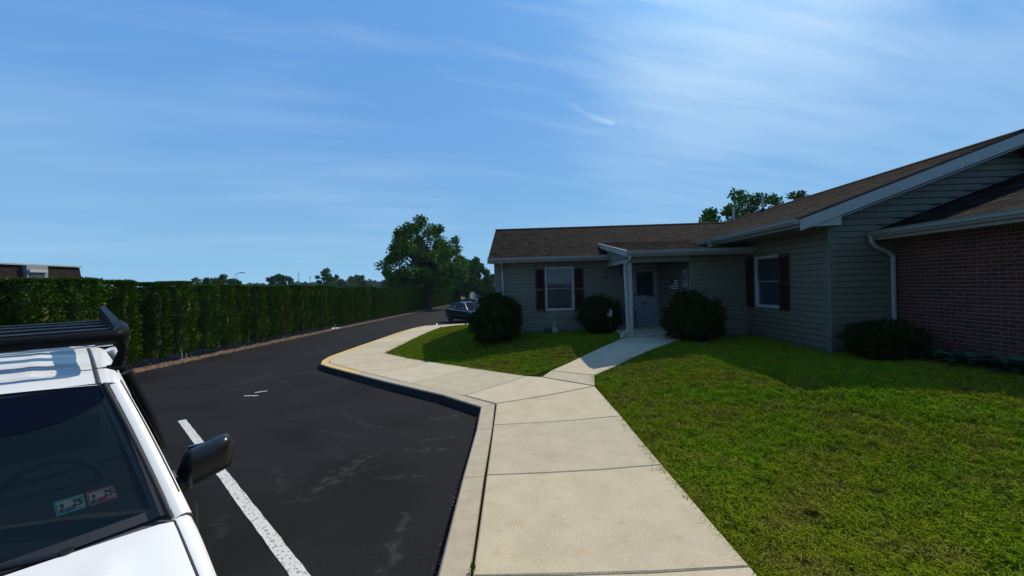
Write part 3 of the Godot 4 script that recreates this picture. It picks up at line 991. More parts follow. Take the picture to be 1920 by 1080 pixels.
func make_house() -> void:
	house = thing("house", "low sage vinyl-sided house with brown shingle roofs, red shutters and a brick wing", "house", Vector3(6.53, 0, -7.9), deg_to_rad(-1.5))
	var X := Vector3.RIGHT; var Z := Vector3.BACK   # Z points towards the viewer
	# ---- walls
	siding_wall(P(-7.26, 0, 5.5), X, Z, 4.75, .43, 2.9, [[7.26 - 5.5, 7.26 - 4.51, 1.13, 2.64]], "sided front wall of the left wing")
	siding_wall(P(-2.51, 0, 5.5), X, Z, .98, 2.62, 2.95, [], "sided strip above the front door")
	siding_wall(P(-1.57, 0, 2.91), X, Z, 1.57, .55, 2.80, [], "narrow sided wall right of the porch")
	siding_wall(P(0, 0, 3.95), Z, -X, 3.95, .55, 3.12, [[3.95 - 2.49, 3.95 - 1.48, 1.30, 2.62]], "sided side wall with the red-shuttered window")
	siding_wall(P(0, 0, 0), X, Z, 6.9, .55, 3.06, [], "sided gable end wall", [3.45, 3.25, .36, 4.5])
	siding_wall(P(-1.57, 0, 5.5), Z, -X, 2.59, .55, 2.85, [], "sided wall inside the porch")
	siding_wall(P(-7.26, 0, 5.5), -Z, -X, 8.2, .43, 2.95, [], "sided left end wall", [4.1, 2.95, .356, 4.4])
	siding_wall(P(-.95, 0, 2.95), X, Z, .95, 2.86, 3.2, [], "sided strip above the porch gutter")
	# foundation strips
	for f in [[P(-7.25, 0, 5.51), P(-2.52, 0, 5.51), Z, .43], [P(-1.56, 0, 2.92), P(-.01, 0, 2.92), Z, .55], [P(.01, 0, 2.9), P(.01, 0, .01), -X, .55], [P(.01, 0, .01), P(1.28, 0, .01), Z, .55]]:
		bar("foundation", f[0], f[1], f[2], rect_prof(-.12, -.2, 0, f[3] - .012), M.foundation, house)
	# plain closing walls out of sight, so that the rooms stay dark
	var cl := MB.new()
	cl.box(P(-.2, 1.7, 13.6), Vector3(14.2, 2.8, .15)); cl.box(P(6.85, 1.7, 6.8), Vector3(.15, 2.8, 13.4))
	obj("rear_wall", cl, M.siding, house)
	# corner boards
	for c in [[P(-.001, 0, .001), .50, 3.1], [P(-1.572, 0, 2.912), .5, 2.80], [P(-7.262, 0, 5.498), .4, 2.92]]:
		var b := MB.new()
		var p: Vector3 = c[0]; var h: float = c[2] - c[1]; var yc: float = (c[1] + c[2]) * .5
		b.box(p + Vector3(.03, yc, .012), Vector3(.09, h, .024)); b.box(p + Vector3(-.012, yc, -.036), Vector3(.024, h, .066))
		b.box(p + Vector3(-.012, yc, .012), Vector3(.0235, h, .0235))
		obj("corner_board", b, M.corner, house)
	# ---- main roof of the left wing
	var k := .356
	var upm := Vector3(0, k, -1).normalized()
	var r := roof_plane(P(-7.45, 2.985, 5.05), X, upm, 11.6, 4.57 / cos(atan(k)), 1, "brown shingle roof of the left wing")
	roof_plane(P(-7.45, 2.985, 14.15), X, Vector3(0, k, 1).normalized(), 11.6, 4.57 / cos(atan(k)), 2, "rear roof slope of the left wing")
	bar("ridge_cap", P(-7.46, 4.62, 9.6), P(3.2, 4.62, 9.6), Z, [[-.16, -.035], [0, .03], [.16, -.035], [0, 0]], M.shingle_cap, house)
	# eave: fascia, gutter, soffit, left rake board
	bar("fascia", P(-7.45, 2.82, 5.07), P(-3.33, 2.82, 5.07), Z, rect_prof(0, 0, .02, .15), M.trim, house)
	bar("soffit", P(-7.44, 2.82, 5.5), P(-3.3, 2.82, 5.5), Z, rect_prof(0, 0, .43, .02), M.soffit, house)
	bar("gutter", P(-7.47, 2.865, 5.05), P(-3.31, 2.865, 5.05), Z, K_GUTTER, M.gutter, house)
	for s in [[5.03, 2.93, 9.6, 4.555], [14.17, 2.93, 9.6, 4.555]]:
		bar("rake_board", P(-7.46, s[1], s[0]), P(-7.46, s[3], s[2]), -X, rect_prof(0, -.15, .02, .03), M.trim, house)
	downspout([P(-7.0, 2.87, 5.0), P(-7.0, 2.80, 5.02), P(-7.0, 2.62, 5.43), P(-7.0, 2.5, 5.44), P(-7.0, .5, 5.44)])
	# ---- porch roof
	var upp := Vector3(0, .16, -1).normalized()
	roof_plane(P(-3.42, 2.895, 2.5), X, upp, 3.42, 4.15 / cos(atan(.16)), 3, "shallow shingle roof over the porch", .06)
	bar("gutter", P(-3.43, 2.775, 2.5), P(.05, 2.775, 2.5), Z, K_GUTTER, M.gutter, house)
	bar("fascia", P(-3.42, 2.74, 2.52), P(-.0, 2.74, 2.52), Z, rect_prof(0, 0, .02, .14), M.trim, house)
	bar("soffit", P(-3.38, 2.735, 5.5), P(0, 2.735, 5.5), Z, rect_prof(0, 0, 2.98, .015), M.soffit, house)
	bar("beam", P(-3.33, 2.60, 2.93), P(-1.575, 2.60, 2.93), Z, rect_prof(-.12, 0, .02, .134), M.fascia_grey, house)
	bar("beam", P(-3.33, 2.60, 2.95), P(-3.33, 2.60, 5.48), -X, rect_prof(-.14, 0, 0, .134), M.trim, house)
	bar("rake_board", P(-3.43, 2.905, 2.48), P(-3.43, 3.52, 6.35), -X, rect_prof(0, -.165, .022, .005), M.trim, house)
	# porch gable infill between beam and rake
	var pg := MB.new()
	pg.prism([P(-3.345, 2.734, 2.95), P(-3.345, 2.86, 2.95), P(-3.345, 3.3, 5.75), P(-3.345, 2.734, 5.3)], Vector3(.05, 0, 0))
	obj("infill_panel", pg, M.corner, house)
	# post and porch slab
	var b := MB.new()
	b.bevel(P(-3.27, 1.585, 2.92), Vector3(.115, 2.03, .115), .008)
	obj("porch_post", b, M.trim, house)
	b = MB.new()
	b.bevel(P(-2.50, .49, 4.1), Vector3(1.9, .16, 2.8), .01)
	obj("porch_floor", b, M.concrete[1], house)
	downspout([P(-3.37, 2.78, 2.45), P(-3.37, 2.70, 2.46), P(-3.42, 2.52, 2.80), P(-3.42, 2.4, 2.83), P(-3.38, .74, 2.83), P(-3.40, .66, 2.80), P(-3.58, .60, 2.66), P(-3.62, .52, 2.64)])
	# ---- front gable wing
	var kg := .36
	var Lg := 14.4
	var upg := Vector3(1, kg, 0).normalized()
	roof_plane(P(-.8, 3.235, -.36), -Z, upg, Lg, 4.25 / cos(atan(kg)), 4, "brown shingle slope of the front gable")
	roof_plane(P(7.7, 3.235, -.36), -Z, Vector3(-1, kg, 0).normalized(), Lg, 4.25 / cos(atan(kg)), 5, "far slope of the front gable roof")
	bar("ridge_cap", P(3.45, 4.775, -.37), P(3.45, 4.775, 14.0), X, [[-.16, -.04], [0, .03], [.16, -.04], [0, 0]], M.shingle_cap, house)
	bar("rake_board", P(-.83, 3.165, -.36), P(3.45, 4.705, -.36), Z, rect_prof(0, -.20, .022, .015), M.trim, house)
	bar("rake_board", P(7.73, 3.165, -.36), P(3.45, 4.705, -.36), Z, rect_prof(0, -.20, .022, .015), M.trim, house)
	# sloped soffit under the rake
	var rs := MB.new()
	rs.prism([P(-.05, 3.20, -.355), P(3.45, 4.46, -.355), P(3.45, 4.46, 0.0), P(-.05, 3.20, 0.0)], Vector3(0, .02, 0))
	obj("soffit", rs, M.trim, house)
	# boxed eave end
	var be := MB.new()
	be.prism([P(-.80, 3.03, -.356), P(-.03, 3.06, -.356), P(-.03, 3.40, -.356), P(-.80, 3.16, -.356)], Vector3(0, 0, -.02))
	obj("eave_end_panel", be, M.trim, house)
	bar("fascia", P(-.79, 3.04, -.35), P(-.79, 3.04, 4.1), -X, rect_prof(0, 0, .02, .16), M.fascia_grey, house)
	bar("soffit", P(0, 3.045, -.33), P(0, 3.045, 4.1), -X, rect_prof(.0, 0, .79, .02), M.soffit, house)
	bar("gutter", P(-.81, 3.10, -.34), P(-.81, 3.10, 3.95), -X, K_GUTTER, M.gutter, house)
	downspout([P(-.87, 3.10, 3.2), P(-.87, 2.95, 3.2), P(-.87, 2.92, 2.95)])
	# vent pipes
	for q in [[3.05, 9.1, 4.3, 5.22], [3.3, 7.45, 4.5, 5.35]]:
		b = MB.new()
		b.tube([P(q[0], q[2], q[1]), P(q[0], q[3], q[1])], [.05], 10)
		var pipe := obj("vent_pipe", b, M.trim, house)
		b = MB.new()
		b.tube([P(q[0], q[2] + .2, q[1]), P(q[0], q[2] + .33, q[1])], [.13, .055], 10)
		obj("flashing", b, M.flash, pipe)
	# ---- windows, shutters, door
	window(P(-5.5, 1.13, 5.5), X, Z, .99, 1.51, "white framed double-hung window with drapes", 1)
	shutter(P(-5.86, 1.10, 5.48), X, Z, .35, 1.54, M.shutter)
	shutter(P(-4.50, 1.10, 5.48), X, Z, .35, 1.54, M.shutter)
	window(P(0, 1.30, 2.49), Z, -X, 1.01, 1.32, "white framed double-hung window in the side wall", 0)
	shutter(P(-.02, 1.27, 2.84), Z, -X, .34, 1.36, M.shutter)
	shutter(P(-.02, 1.27, 1.475), Z, -X, .34, 1.36, M.shutter)
	make_door()
	make_brick_wing()

func downspout(path: Array) -> void:
	var b := MB.new()
	for i in path.size() - 1:
		var d: Vector3 = (path[i + 1] - path[i])
		var l := d.length(); d = d.normalized()
		var sx := Vector3.RIGHT
		if absf(d.x) > .8: sx = Vector3.BACK
		sx = (sx - d * sx.dot(d)).normalized()
		b.bevel((path[i] + path[i + 1]) * .5, Vector3(.068, l + .03, .055), .01, Basis(sx, d, sx.cross(d)))
	obj("downspout", b, M.trim, house)

func make_door() -> void:
	var Z := Vector3.BACK
	var o := P(-2.51, .56, 5.5)
	var b := MB.new()
	var bx := func(mb: MB, a0: float, a1: float, y0: float, y1: float, d0: float, d1: float) -> void:
		mb.box(o + Vector3((a0 + a1) * .5, (y0 + y1) * .5, (d0 + d1) * .5), Vector3(a1 - a0, y1 - y0, d1 - d0))
	# storm door leaf with a big upper light
	bx.call(b, .06, .16, .03, 2.0, -.03, .01); bx.call(b, .80, .90, .03, 2.0, -.03, .01)
	bx.call(b, .16, .80, 1.90, 2.0, -.03, .009); bx.call(b, .16, .80, .03, .98, -.03, .009)
	var leaf := obj("door", b, M.door, house)
	leaf.set_meta("label", "pale storm door with lace-edged window and number")
	b = MB.new()
	bx.call(b, 0, .055, 0, 2.06, -.1, .03); bx.call(b, .905, .96, 0, 2.06, -.1, .03); bx.call(b, .055, .905, 2.005, 2.06, -.1, .028); bx.call(b, .055, .905, -.01, .025, -.1, .05)
	obj("door_frame", b, M.trim, leaf)
	b = MB.new()
	bx.call(b, .16, .80, .98, 1.90, -.02, -.016)
	obj("pane", b, M.glass, leaf)
	b = MB.new()
	bx.call(b, .05, .91, .03, 2.0, -.9, -.88)
	bx.call(b, .03, .05, .03, 2.0, -.9, -.11); bx.call(b, .91, .93, .03, 2.0, -.9, -.11); bx.call(b, .05, .91, 2.0, 2.02, -.9, -.11)
	obj("niche", b, M.room, leaf)
	# scalloped lace round the light
	b = MB.new()
	var n := 12
	for i in n:
		for y in [.99, 1.885]:
			b.ball(o + Vector3(.19 + (i + .5) * .58 / n, y, .006), Vector3(.026, .022, .006), 6)
	for i in 16:
		for x in [.172, .788]:
			b.ball(o + Vector3(x, 1.0 + (i + .5) * .88 / 16, .006), Vector3(.02, .027, .006), 6)
	obj("lace_trim", b, M.winframe, leaf)
	for q in [[.46, .84, 1.955], [.52, .84, .985]]:
		b = MB.new()
		b.tube([o + Vector3(q[0], q[2], .035), o + Vector3(q[1], q[2], .035)], [.018], 8)
		bx.call(b, q[1] - .02, q[1] + .02, q[2] - .02, q[2] + .02, .008, .05)
		obj("closer", b, M.iron, leaf)
	b = MB.new()
	bx.call(b, .10, .13, .97, 1.10, .01, .03); b.tube([o + Vector3(.115, 1.03, .03), o + Vector3(.115, 1.03, .06), o + Vector3(.18, 1.03, .065)], [.009], 8)
	obj("handle", b, M.iron, leaf)
	letter("81", .13, o + Vector3(.455, .72, .0095), Basis(), M.black, leaf, "house_number")

func letter(s: String, h: float, at: Vector3, bs: Basis, m: Material, parent: Node, called: String, depth := .004) -> MeshInstance3D:
	var t := TextMesh.new()
	t.text = s
	var f := SystemFont.new()
	f.font_names = PackedStringArray(["Droid Sans"])
	f.font_weight = 700
	t.font = f
	t.font_size = 32
	t.pixel_size = h / 23.0
	t.depth = depth
	var o := inst(called, t, m, parent)
	o.transform = Transform3D(bs, at)
	return o

func make_brick_wing() -> void:
	var X := Vector3.RIGHT; var Z := Vector3.BACK
	# mortar bed, facing left
	var b := MB.new()
	b.box(P(1.41, 1.72, -3.2), Vector3(.22, 2.5, 6.4)); b.box(P(4.3, 1.72, -6.29), Vector3(5.5, 2.5, .22)); b.box(P(7.2, 1.9, -3.0), Vector3(.2, 2.8, 6.4))
	var wall := obj("brick_wall", b, M.mortar, house)
	wall.set_meta("label", "red brick wall of the right wing")
	var meshes := []
	rng.seed = 5
	for k in 4:
		var mb := MB.new()
		mb.bevel(Vector3.ZERO, Vector3(.02, .0560 + rng.randf_range(-.001, .001), .1920 + rng.randf_range(-.0015, .0015)), .0025)
		meshes.append(mb.mesh())
	var spots := []
	var y := .56
	var row := 0
	while y < 2.86:
		var v := -.103 if row % 2 == 0 else -.0015
		while v > -6.3:
			spots.append([y + .029, v])
			v -= .2035
		y += .0677
		row += 1
	spots.sort_custom(func(p, q) -> bool: return brick_rank(p) < brick_rank(q))
	var rest := MB.new()
	for i in spots.size():
		var s: Array = spots[i]
		var at := P(1.30 + .0045 + rng.randf_range(-.0015, .0015), s[0], s[1] - .045 * (1 if absf(s[1]) < .05 else 0))
		var mi := rng.randi_range(0, 5)
		if mi == 5 and rng.randf() < .5: mi = 0
		if i < 300:
			var o := inst("brick", meshes[rng.randi_range(0, 3)], M.brick[mi], wall)
			o.position = at
			if absf(s[1]) < .05: o.scale.z = .5
		else:
			var k := rng.randf_range(.7, 1.2)
			rest.col = Color(.30 * k, .085 * k, .05 * k)
			rest.box(at, Vector3(.02, .0575, .1935 * (.5 if absf(s[1]) < .05 else 1.0)))
	stuff(obj("more_bricks", rest, M.brick_rest, wall))
	# roof, rising to the right
	var up := Vector3(1, .36, 0).normalized()
	roof_plane(P(.83, 2.935, -6.75), -Z, up, 6.74, 3.4 / cos(atan(.36)), 7, "brown shingle roof of the brick wing")
	roof_plane(P(7.6, 2.935, -6.75), -Z, Vector3(-1, .36, 0).normalized(), 6.74, 3.4 / cos(atan(.36)), 8, "far slope of the brick wing roof")
	bar("fascia", P(.86, 2.76, -6.75), P(.86, 2.76, -.005), -X, rect_prof(0, 0, .02, .14), M.trim, house)
	bar("soffit", P(1.3, 2.755, -6.72), P(1.3, 2.755, -.005), -X, rect_prof(0, 0, .44, .02), M.soffit, house)
	bar("gutter", P(.84, 2.815, -6.75), P(.84, 2.815, -.01), -X, K_GUTTER, M.gutter, house)
	bar("flashing", P(.80, 2.96, -.022), P(4.2, 4.18, -.022), Z, rect_prof(0, -.02, .006, .06), M.flash, house)
	downspout([P(.76, 2.82, -.10), P(.76, 2.72, -.10), P(.86, 2.62, -.09), P(1.12, 2.50, -.08), P(1.2, 2.42, -.08), P(1.2, .6, -.08)])

func brick_rank(s: Array) -> float:
	# nearest of those the viewer sees first
	return absf(s[1] + 2.4) + (10.0 if s[1] < -2.42 else 0.0)

# ------------------------------------------------------------------ plants
func rnd_dir() -> Vector3:
	var z := rng.randf_range(-1, 1); var a := rng.randf() * TAU
	var r := sqrt(1 - z * z)
	return Vector3(r * cos(a), z, r * sin(a))

func spray(b: MB, p: Vector3, outw: Vector3, l: float, w: float) -> void:
	var d := (outw + rnd_dir() * .75).normalized()
	var s := d.cross(rnd_dir()).normalized()
	b.leaf(p, d, s, l, w)

# one clipped arborvitae of the hedge: flat top, lobed sides of upright sprays
func hedge_mesh(sd: int, w: float, h: float, dep: float, n: int) -> Array:
	rng.seed = sd
	var nz := FastNoiseLite.new(); nz.seed = sd; nz.frequency = 1.6; nz.fractal_octaves = 2
	var b := MB.new()
	var n3 := FastNoiseLite.new(); n3.seed = sd + 50; n3.frequency = 2.6; n3.fractal_octaves = 1
	var rim := func(an: float, y: float) -> Vector3:
		var k := pow(pow(absf(cos(an)), 2.5) + pow(absf(sin(an)), 2.5), -1.0 / 2.5)
		var lobe := 1.0 + .10 * sin(an * 5 + sd) + .34 * nz.get_noise_3d(cos(an) * 1.6, y * .8, sin(an) * 1.6)
		lobe += .16 * n3.get_noise_3d(cos(an) * w, y * .8, sin(an) * w)
		var base := smoothstep(-.05, .5, y) * .22 + .78
		var top := 1.0 - .20 * smoothstep(h - .45, h, y)
		return Vector3(cos(an) * k * w * .5, y, sin(an) * k * dep * .5) * Vector3(lobe * base * top, 1, lobe * base * top)
	# inner dark mass
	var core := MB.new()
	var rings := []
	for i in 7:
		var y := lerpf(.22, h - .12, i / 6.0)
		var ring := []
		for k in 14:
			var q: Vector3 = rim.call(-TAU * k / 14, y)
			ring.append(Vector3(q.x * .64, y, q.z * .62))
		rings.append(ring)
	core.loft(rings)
	for k in n:
		var an := rng.randf() * TAU
		var y := h * pow(rng.randf(), .85)
		if y < .12: continue
		var p: Vector3 = rim.call(an, y)
		var outw := Vector3(cos(an), .55, sin(an)).normalized()
		if rng.randf() < .20:      # flat clipped top
			var f := sqrt(rng.randf())
			p = rim.call(an, h) * Vector3(f, 1, f); p.y = h - rng.randf() * .06
			outw = Vector3(cos(an) * .4, 1, sin(an) * .4).normalized()
		else:
			var f := 1.0 - absf(rng.randfn(0, .15))
			p = Vector3(p.x * f, p.y, p.z * f)
		var t := rng.randf_range(.65, 1.3)
		b.col = Color(.060 * t, .126 * t, .012 * t).lerp(Color(.140 * t, .156 * t, .017 * t), rng.randf() * .35)
		if rng.randf() < .012: b.col = Color(.12, .085, .04)
		spray(b, p, outw, rng.randf_range(.055, .11), rng.randf_range(.026, .05))
	return [b.mesh(), core.mesh()]

func make_hedge() -> void:
	var root := thing("hedge", "long clipped green arborvitae hedge along the left of the driveway", "hedge", Vector3(-12.15, 0, 0))
	var kinds := []
	for k in 5: kinds.append(hedge_mesh(60 + k, 1.03, 2.68, 1.2, 15000))
	rng.seed = 31
	var d := 1.0
	var i := 0
	while d < 86:
		var k := (i * 2 + i / 3) % 5
		var sc := Vector3(rng.randf_range(.86, 1.08), rng.randf_range(.965, 1.02), rng.randf_range(.84, 1.06))
		if i % 7 == 3: sc.z *= .86
		var p := Vector3(rng.randf_range(-.10, .12), lot_y(d), -d)
		var o := inst("hedge_plant", kinds[k][0], M.hedge_leaf[i * 3 % 4], root)
		var turn := PI * .5 + (PI if rng.randf() < .5 else 0.0) + rng.randfn(0, .12)
		var bs := Basis(Vector3.UP, turn).scaled(Vector3(1, sc.y, 1) * Vector3(sc.x, 1, sc.z))
		o.transform = Transform3D(bs, p)
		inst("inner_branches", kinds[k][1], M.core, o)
		# bare stems at the foot
		for q in 3:
			var x := rng.randf_range(.25, .50); var z := rng.randf_range(-.35, .35)
			var st := MB.new()
			st.tube([Vector3(x, -.05, z), Vector3(x + rng.randf_range(-.06, .08), .25, z + rng.randf_range(-.08, .08)), Vector3(x - .12, .7, z)], [.022, .016, .01], 5)
			if i < 26:
				obj("stem", st, M.dead_twig if i % 3 == 0 else M.bark, o).transform = Transform3D(bs.inverse(), Vector3.ZERO)
		d += rng.randf_range(.90, 1.16)
		i += 1
	# ragged dry twigs where a plant is thin
	# strip of bark mulch between hedge and asphalt
	var b := MB.new()
	b.quad(Vector3(-13.6, lot_y(-20) - .02, 20), Vector3(-11.0, lot_y(-20) - .012, 20), Vector3(-11.0, lot_y(90) - .012, -90), Vector3(-13.6, lot_y(90) - .02, -90))
	struct(obj("mulch_bed", b, M.mulch_base)).set_meta("label", "brown mulch bed under the hedge")
	var chip := MB.new()
	chip.bevel(Vector3.ZERO, Vector3(.05, .01, .02), .003)
	var xf := []; var cl := []
	rng.seed = 44
	for k in 16000:
		var e := 6.0 + pow(rng.randf(), 1.7) * 50.0
		var x := -11.06 - absf(rng.randfn(0, .26))
		if rng.randf() < .06: x = -11.06 + absf(rng.randfn(0, .09))
		var s := rng.randf_range(.5, 1.5)
		xf.append(Transform3D(Basis.from_euler(Vector3(rng.randfn(0, .35), rng.randf() * TAU, rng.randfn(0, .35))).scaled(Vector3.ONE * s), Vector3(x, lot_y(e) + rng.randf_range(.0, .035) * clampf((-11.0 - x) * 4, .2, 1), -e)))
		var t := rng.randf_range(.6, 1.5)
		cl.append(Color(.20 * t, .125 * t, .075 * t))
	stuff(tag(multi("bark_mulch", chip.mesh(), xf, cl, M.chip), "brown bark mulch chips along the hedge foot", "mulch"))

func multi(called: String, mesh: Mesh, xf: Array, cl: Array, m: Material, parent: Node = self) -> MultiMeshInstance3D:
	var mm := MultiMesh.new()
	mm.transform_format = MultiMesh.TRANSFORM_3D
	mm.use_colors = true
	mm.mesh = mesh
	mm.instance_count = xf.size()
	for i in xf.size():
		mm.set_instance_transform(i, xf[i]); mm.set_instance_color(i, cl[i])
	var o := MultiMeshInstance3D.new()
	o.name = numbered(called) if parent == self else called
	o.multimesh = mm
	o.material_override = m
	parent.add_child(o, true)
	return o

# a broadleaf tree: trunk, limbs to each clump, leaves in clumps
func tree(called: String, label: String, at: Vector3, h: float, rx: float, ry: float, cy: float, trunk_r: float, n: int, leaf: float, tint: Color, sd: int, group := "", clumps := 60, lean := 0.0) -> Node3D:
	rng.seed = sd
	var root := thing(called, label, "tree", at, 0, group)
	var b := MB.new()
	var limbs := MB.new()
	var leaves := MB.new()
	var fork := Vector3(lean * .3, cy - ry * .55, 0)
	limbs.tube([Vector3(0, -.3, 0), Vector3(lean * .08, fork.y * .35, 0), fork, Vector3(lean, cy + ry * .3, 0)], [trunk_r * 1.25, trunk_r, trunk_r * .8, trunk_r * .25], 9)
	var per := n / clumps
	for c in clumps:
		var d := rnd_dir()
		var f := pow(rng.randf(), .4)
		if c % 4 == 0: f = rng.randf_range(.86, 1.0)
		var ctr := Vector3(d.x * rx * f + lean, cy + d.y * ry * f * (1.0 if d.y > 0 else .85), d.z * rx * f)
		ctr.x *= 1.0 - .25 * clampf((ctr.y - cy) / ry, -.3, 1)
		var cr := rx * rng.randf_range(.11, .22)
		if f > .85: cr *= .8
		if c % 2 == 0:
			var m := fork.lerp(ctr, .5) + Vector3(0, ry * .08, 0)
			limbs.tube([fork.lerp(Vector3(lean, cy, 0), rng.randf()), m, ctr], [trunk_r * .34, trunk_r * .18, trunk_r * .05], 5, false)
		var kc := rng.randf_range(.75, 1.2)
		for i in per:
			var q := rnd_dir() * cr * pow(rng.randf(), .45)
			q.y *= .8
			var t := kc * rng.randf_range(.7, 1.3)
			leaves.col = Color(tint.r * t, tint.g * t, tint.b * t)
			var dd := (q.normalized() * .6 + rnd_dir() + Vector3(0, -.25, 0)).normalized()
			leaves.leaf(ctr + q, dd, dd.cross(rnd_dir()).normalized(), leaf * rng.randf_range(.7, 1.3), leaf * rng.randf_range(.5, .8))
	obj("trunk", limbs, M.bark, root)
	obj("crown", leaves, M.leaf, root)
	return root

# dense rounded shrub
func shrub(called: String, label: String, at: Vector3, r: Vector3, n: int, leaf: float, tint: Color, sd: int, spiky := 0.0, category := "bush") -> Node3D:
	rng.seed = sd
	var root := thing(called, label, category, at)
	var nz := FastNoiseLite.new(); nz.seed = sd; nz.frequency = 1.3
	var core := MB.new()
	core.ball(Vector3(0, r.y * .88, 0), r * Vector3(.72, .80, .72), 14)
	var b := MB.new()
	for k in n:
		var d := rnd_dir()
		var f := 1.0 + .55 * nz.get_noise_3d(d.x * 1.1, d.y * 1.1, d.z * 1.1) + .22 * nz.get_noise_3d(d.x * 3.4, d.y * 3.4, d.z * 3.4) - absf(rng.randfn(0, .10))
		if spiky > 0 and d.y > -.2 and rng.randf() < .10: f += rng.randf() * spiky
		var p := Vector3(d.x * r.x * f, maxf(.03, r.y * .95 + d.y * r.y * f), d.z * r.z * f)
		var t := rng.randf_range(.6, 1.35)
		b.col = Color(tint.r * t, tint.g * t, tint.b * t)
		spray(b, p, (d + Vector3(0, .5, 0)).normalized(), leaf * rng.randf_range(.7, 1.4), leaf * rng.randf_range(.3, .5))
	obj("foliage", b, M.yew, root)
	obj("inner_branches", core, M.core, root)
	for k in 4:
		var a := TAU * k / 4 + .4
		var st := MB.new()
		st.tube([Vector3(cos(a) * .06, -.1, sin(a) * .06), Vector3(cos(a) * .25 * r.x, r.y * .6, sin(a) * .25 * r.z)], [.03, .015], 5)
		obj("stem", st, M.bark, root)
	return root

func hosta(label: String, at: Vector3, r: float, sd: int) -> void:
	rng.seed = sd
	var root := thing("hosta", label, "plant", at, 0, "blue-green plants along the brick wall")
	for k in 44:
		var a := rng.randf() * TAU; var tilt := rng.randf_range(.1, 1.25)
		var l := r * rng.randf_range(.45, .85); var w := l * .40
		var o := Vector3(cos(a), 0, sin(a)) * r * rng.randf_range(.05, .35)
		var d := Vector3(cos(a) * sin(tilt), cos(tilt), sin(a) * sin(tilt)); var s := Vector3(-sin(a), 0, cos(a))
		var g := []
		for i in 6:
			var t := i / 5.0
			var wd := w * .5 * sin(PI * clampf(t * .92 + .06, 0, 1)) + .004
			var c := o + d * l * t + Vector3(cos(a), -.9, sin(a)) * l * .35 * t * t
			g.append([c - s * wd + Vector3(0, wd * .35, 0), c, c + s * wd + Vector3(0, wd * .35, 0)])
		var b := MB.new()
		var kk := rng.randf_range(.8, 1.2)
		b.col = Color(.040 * kk, .072 * kk, .050 * kk)
		b.grid(g)
		obj("leaf", b, M.yew, root)

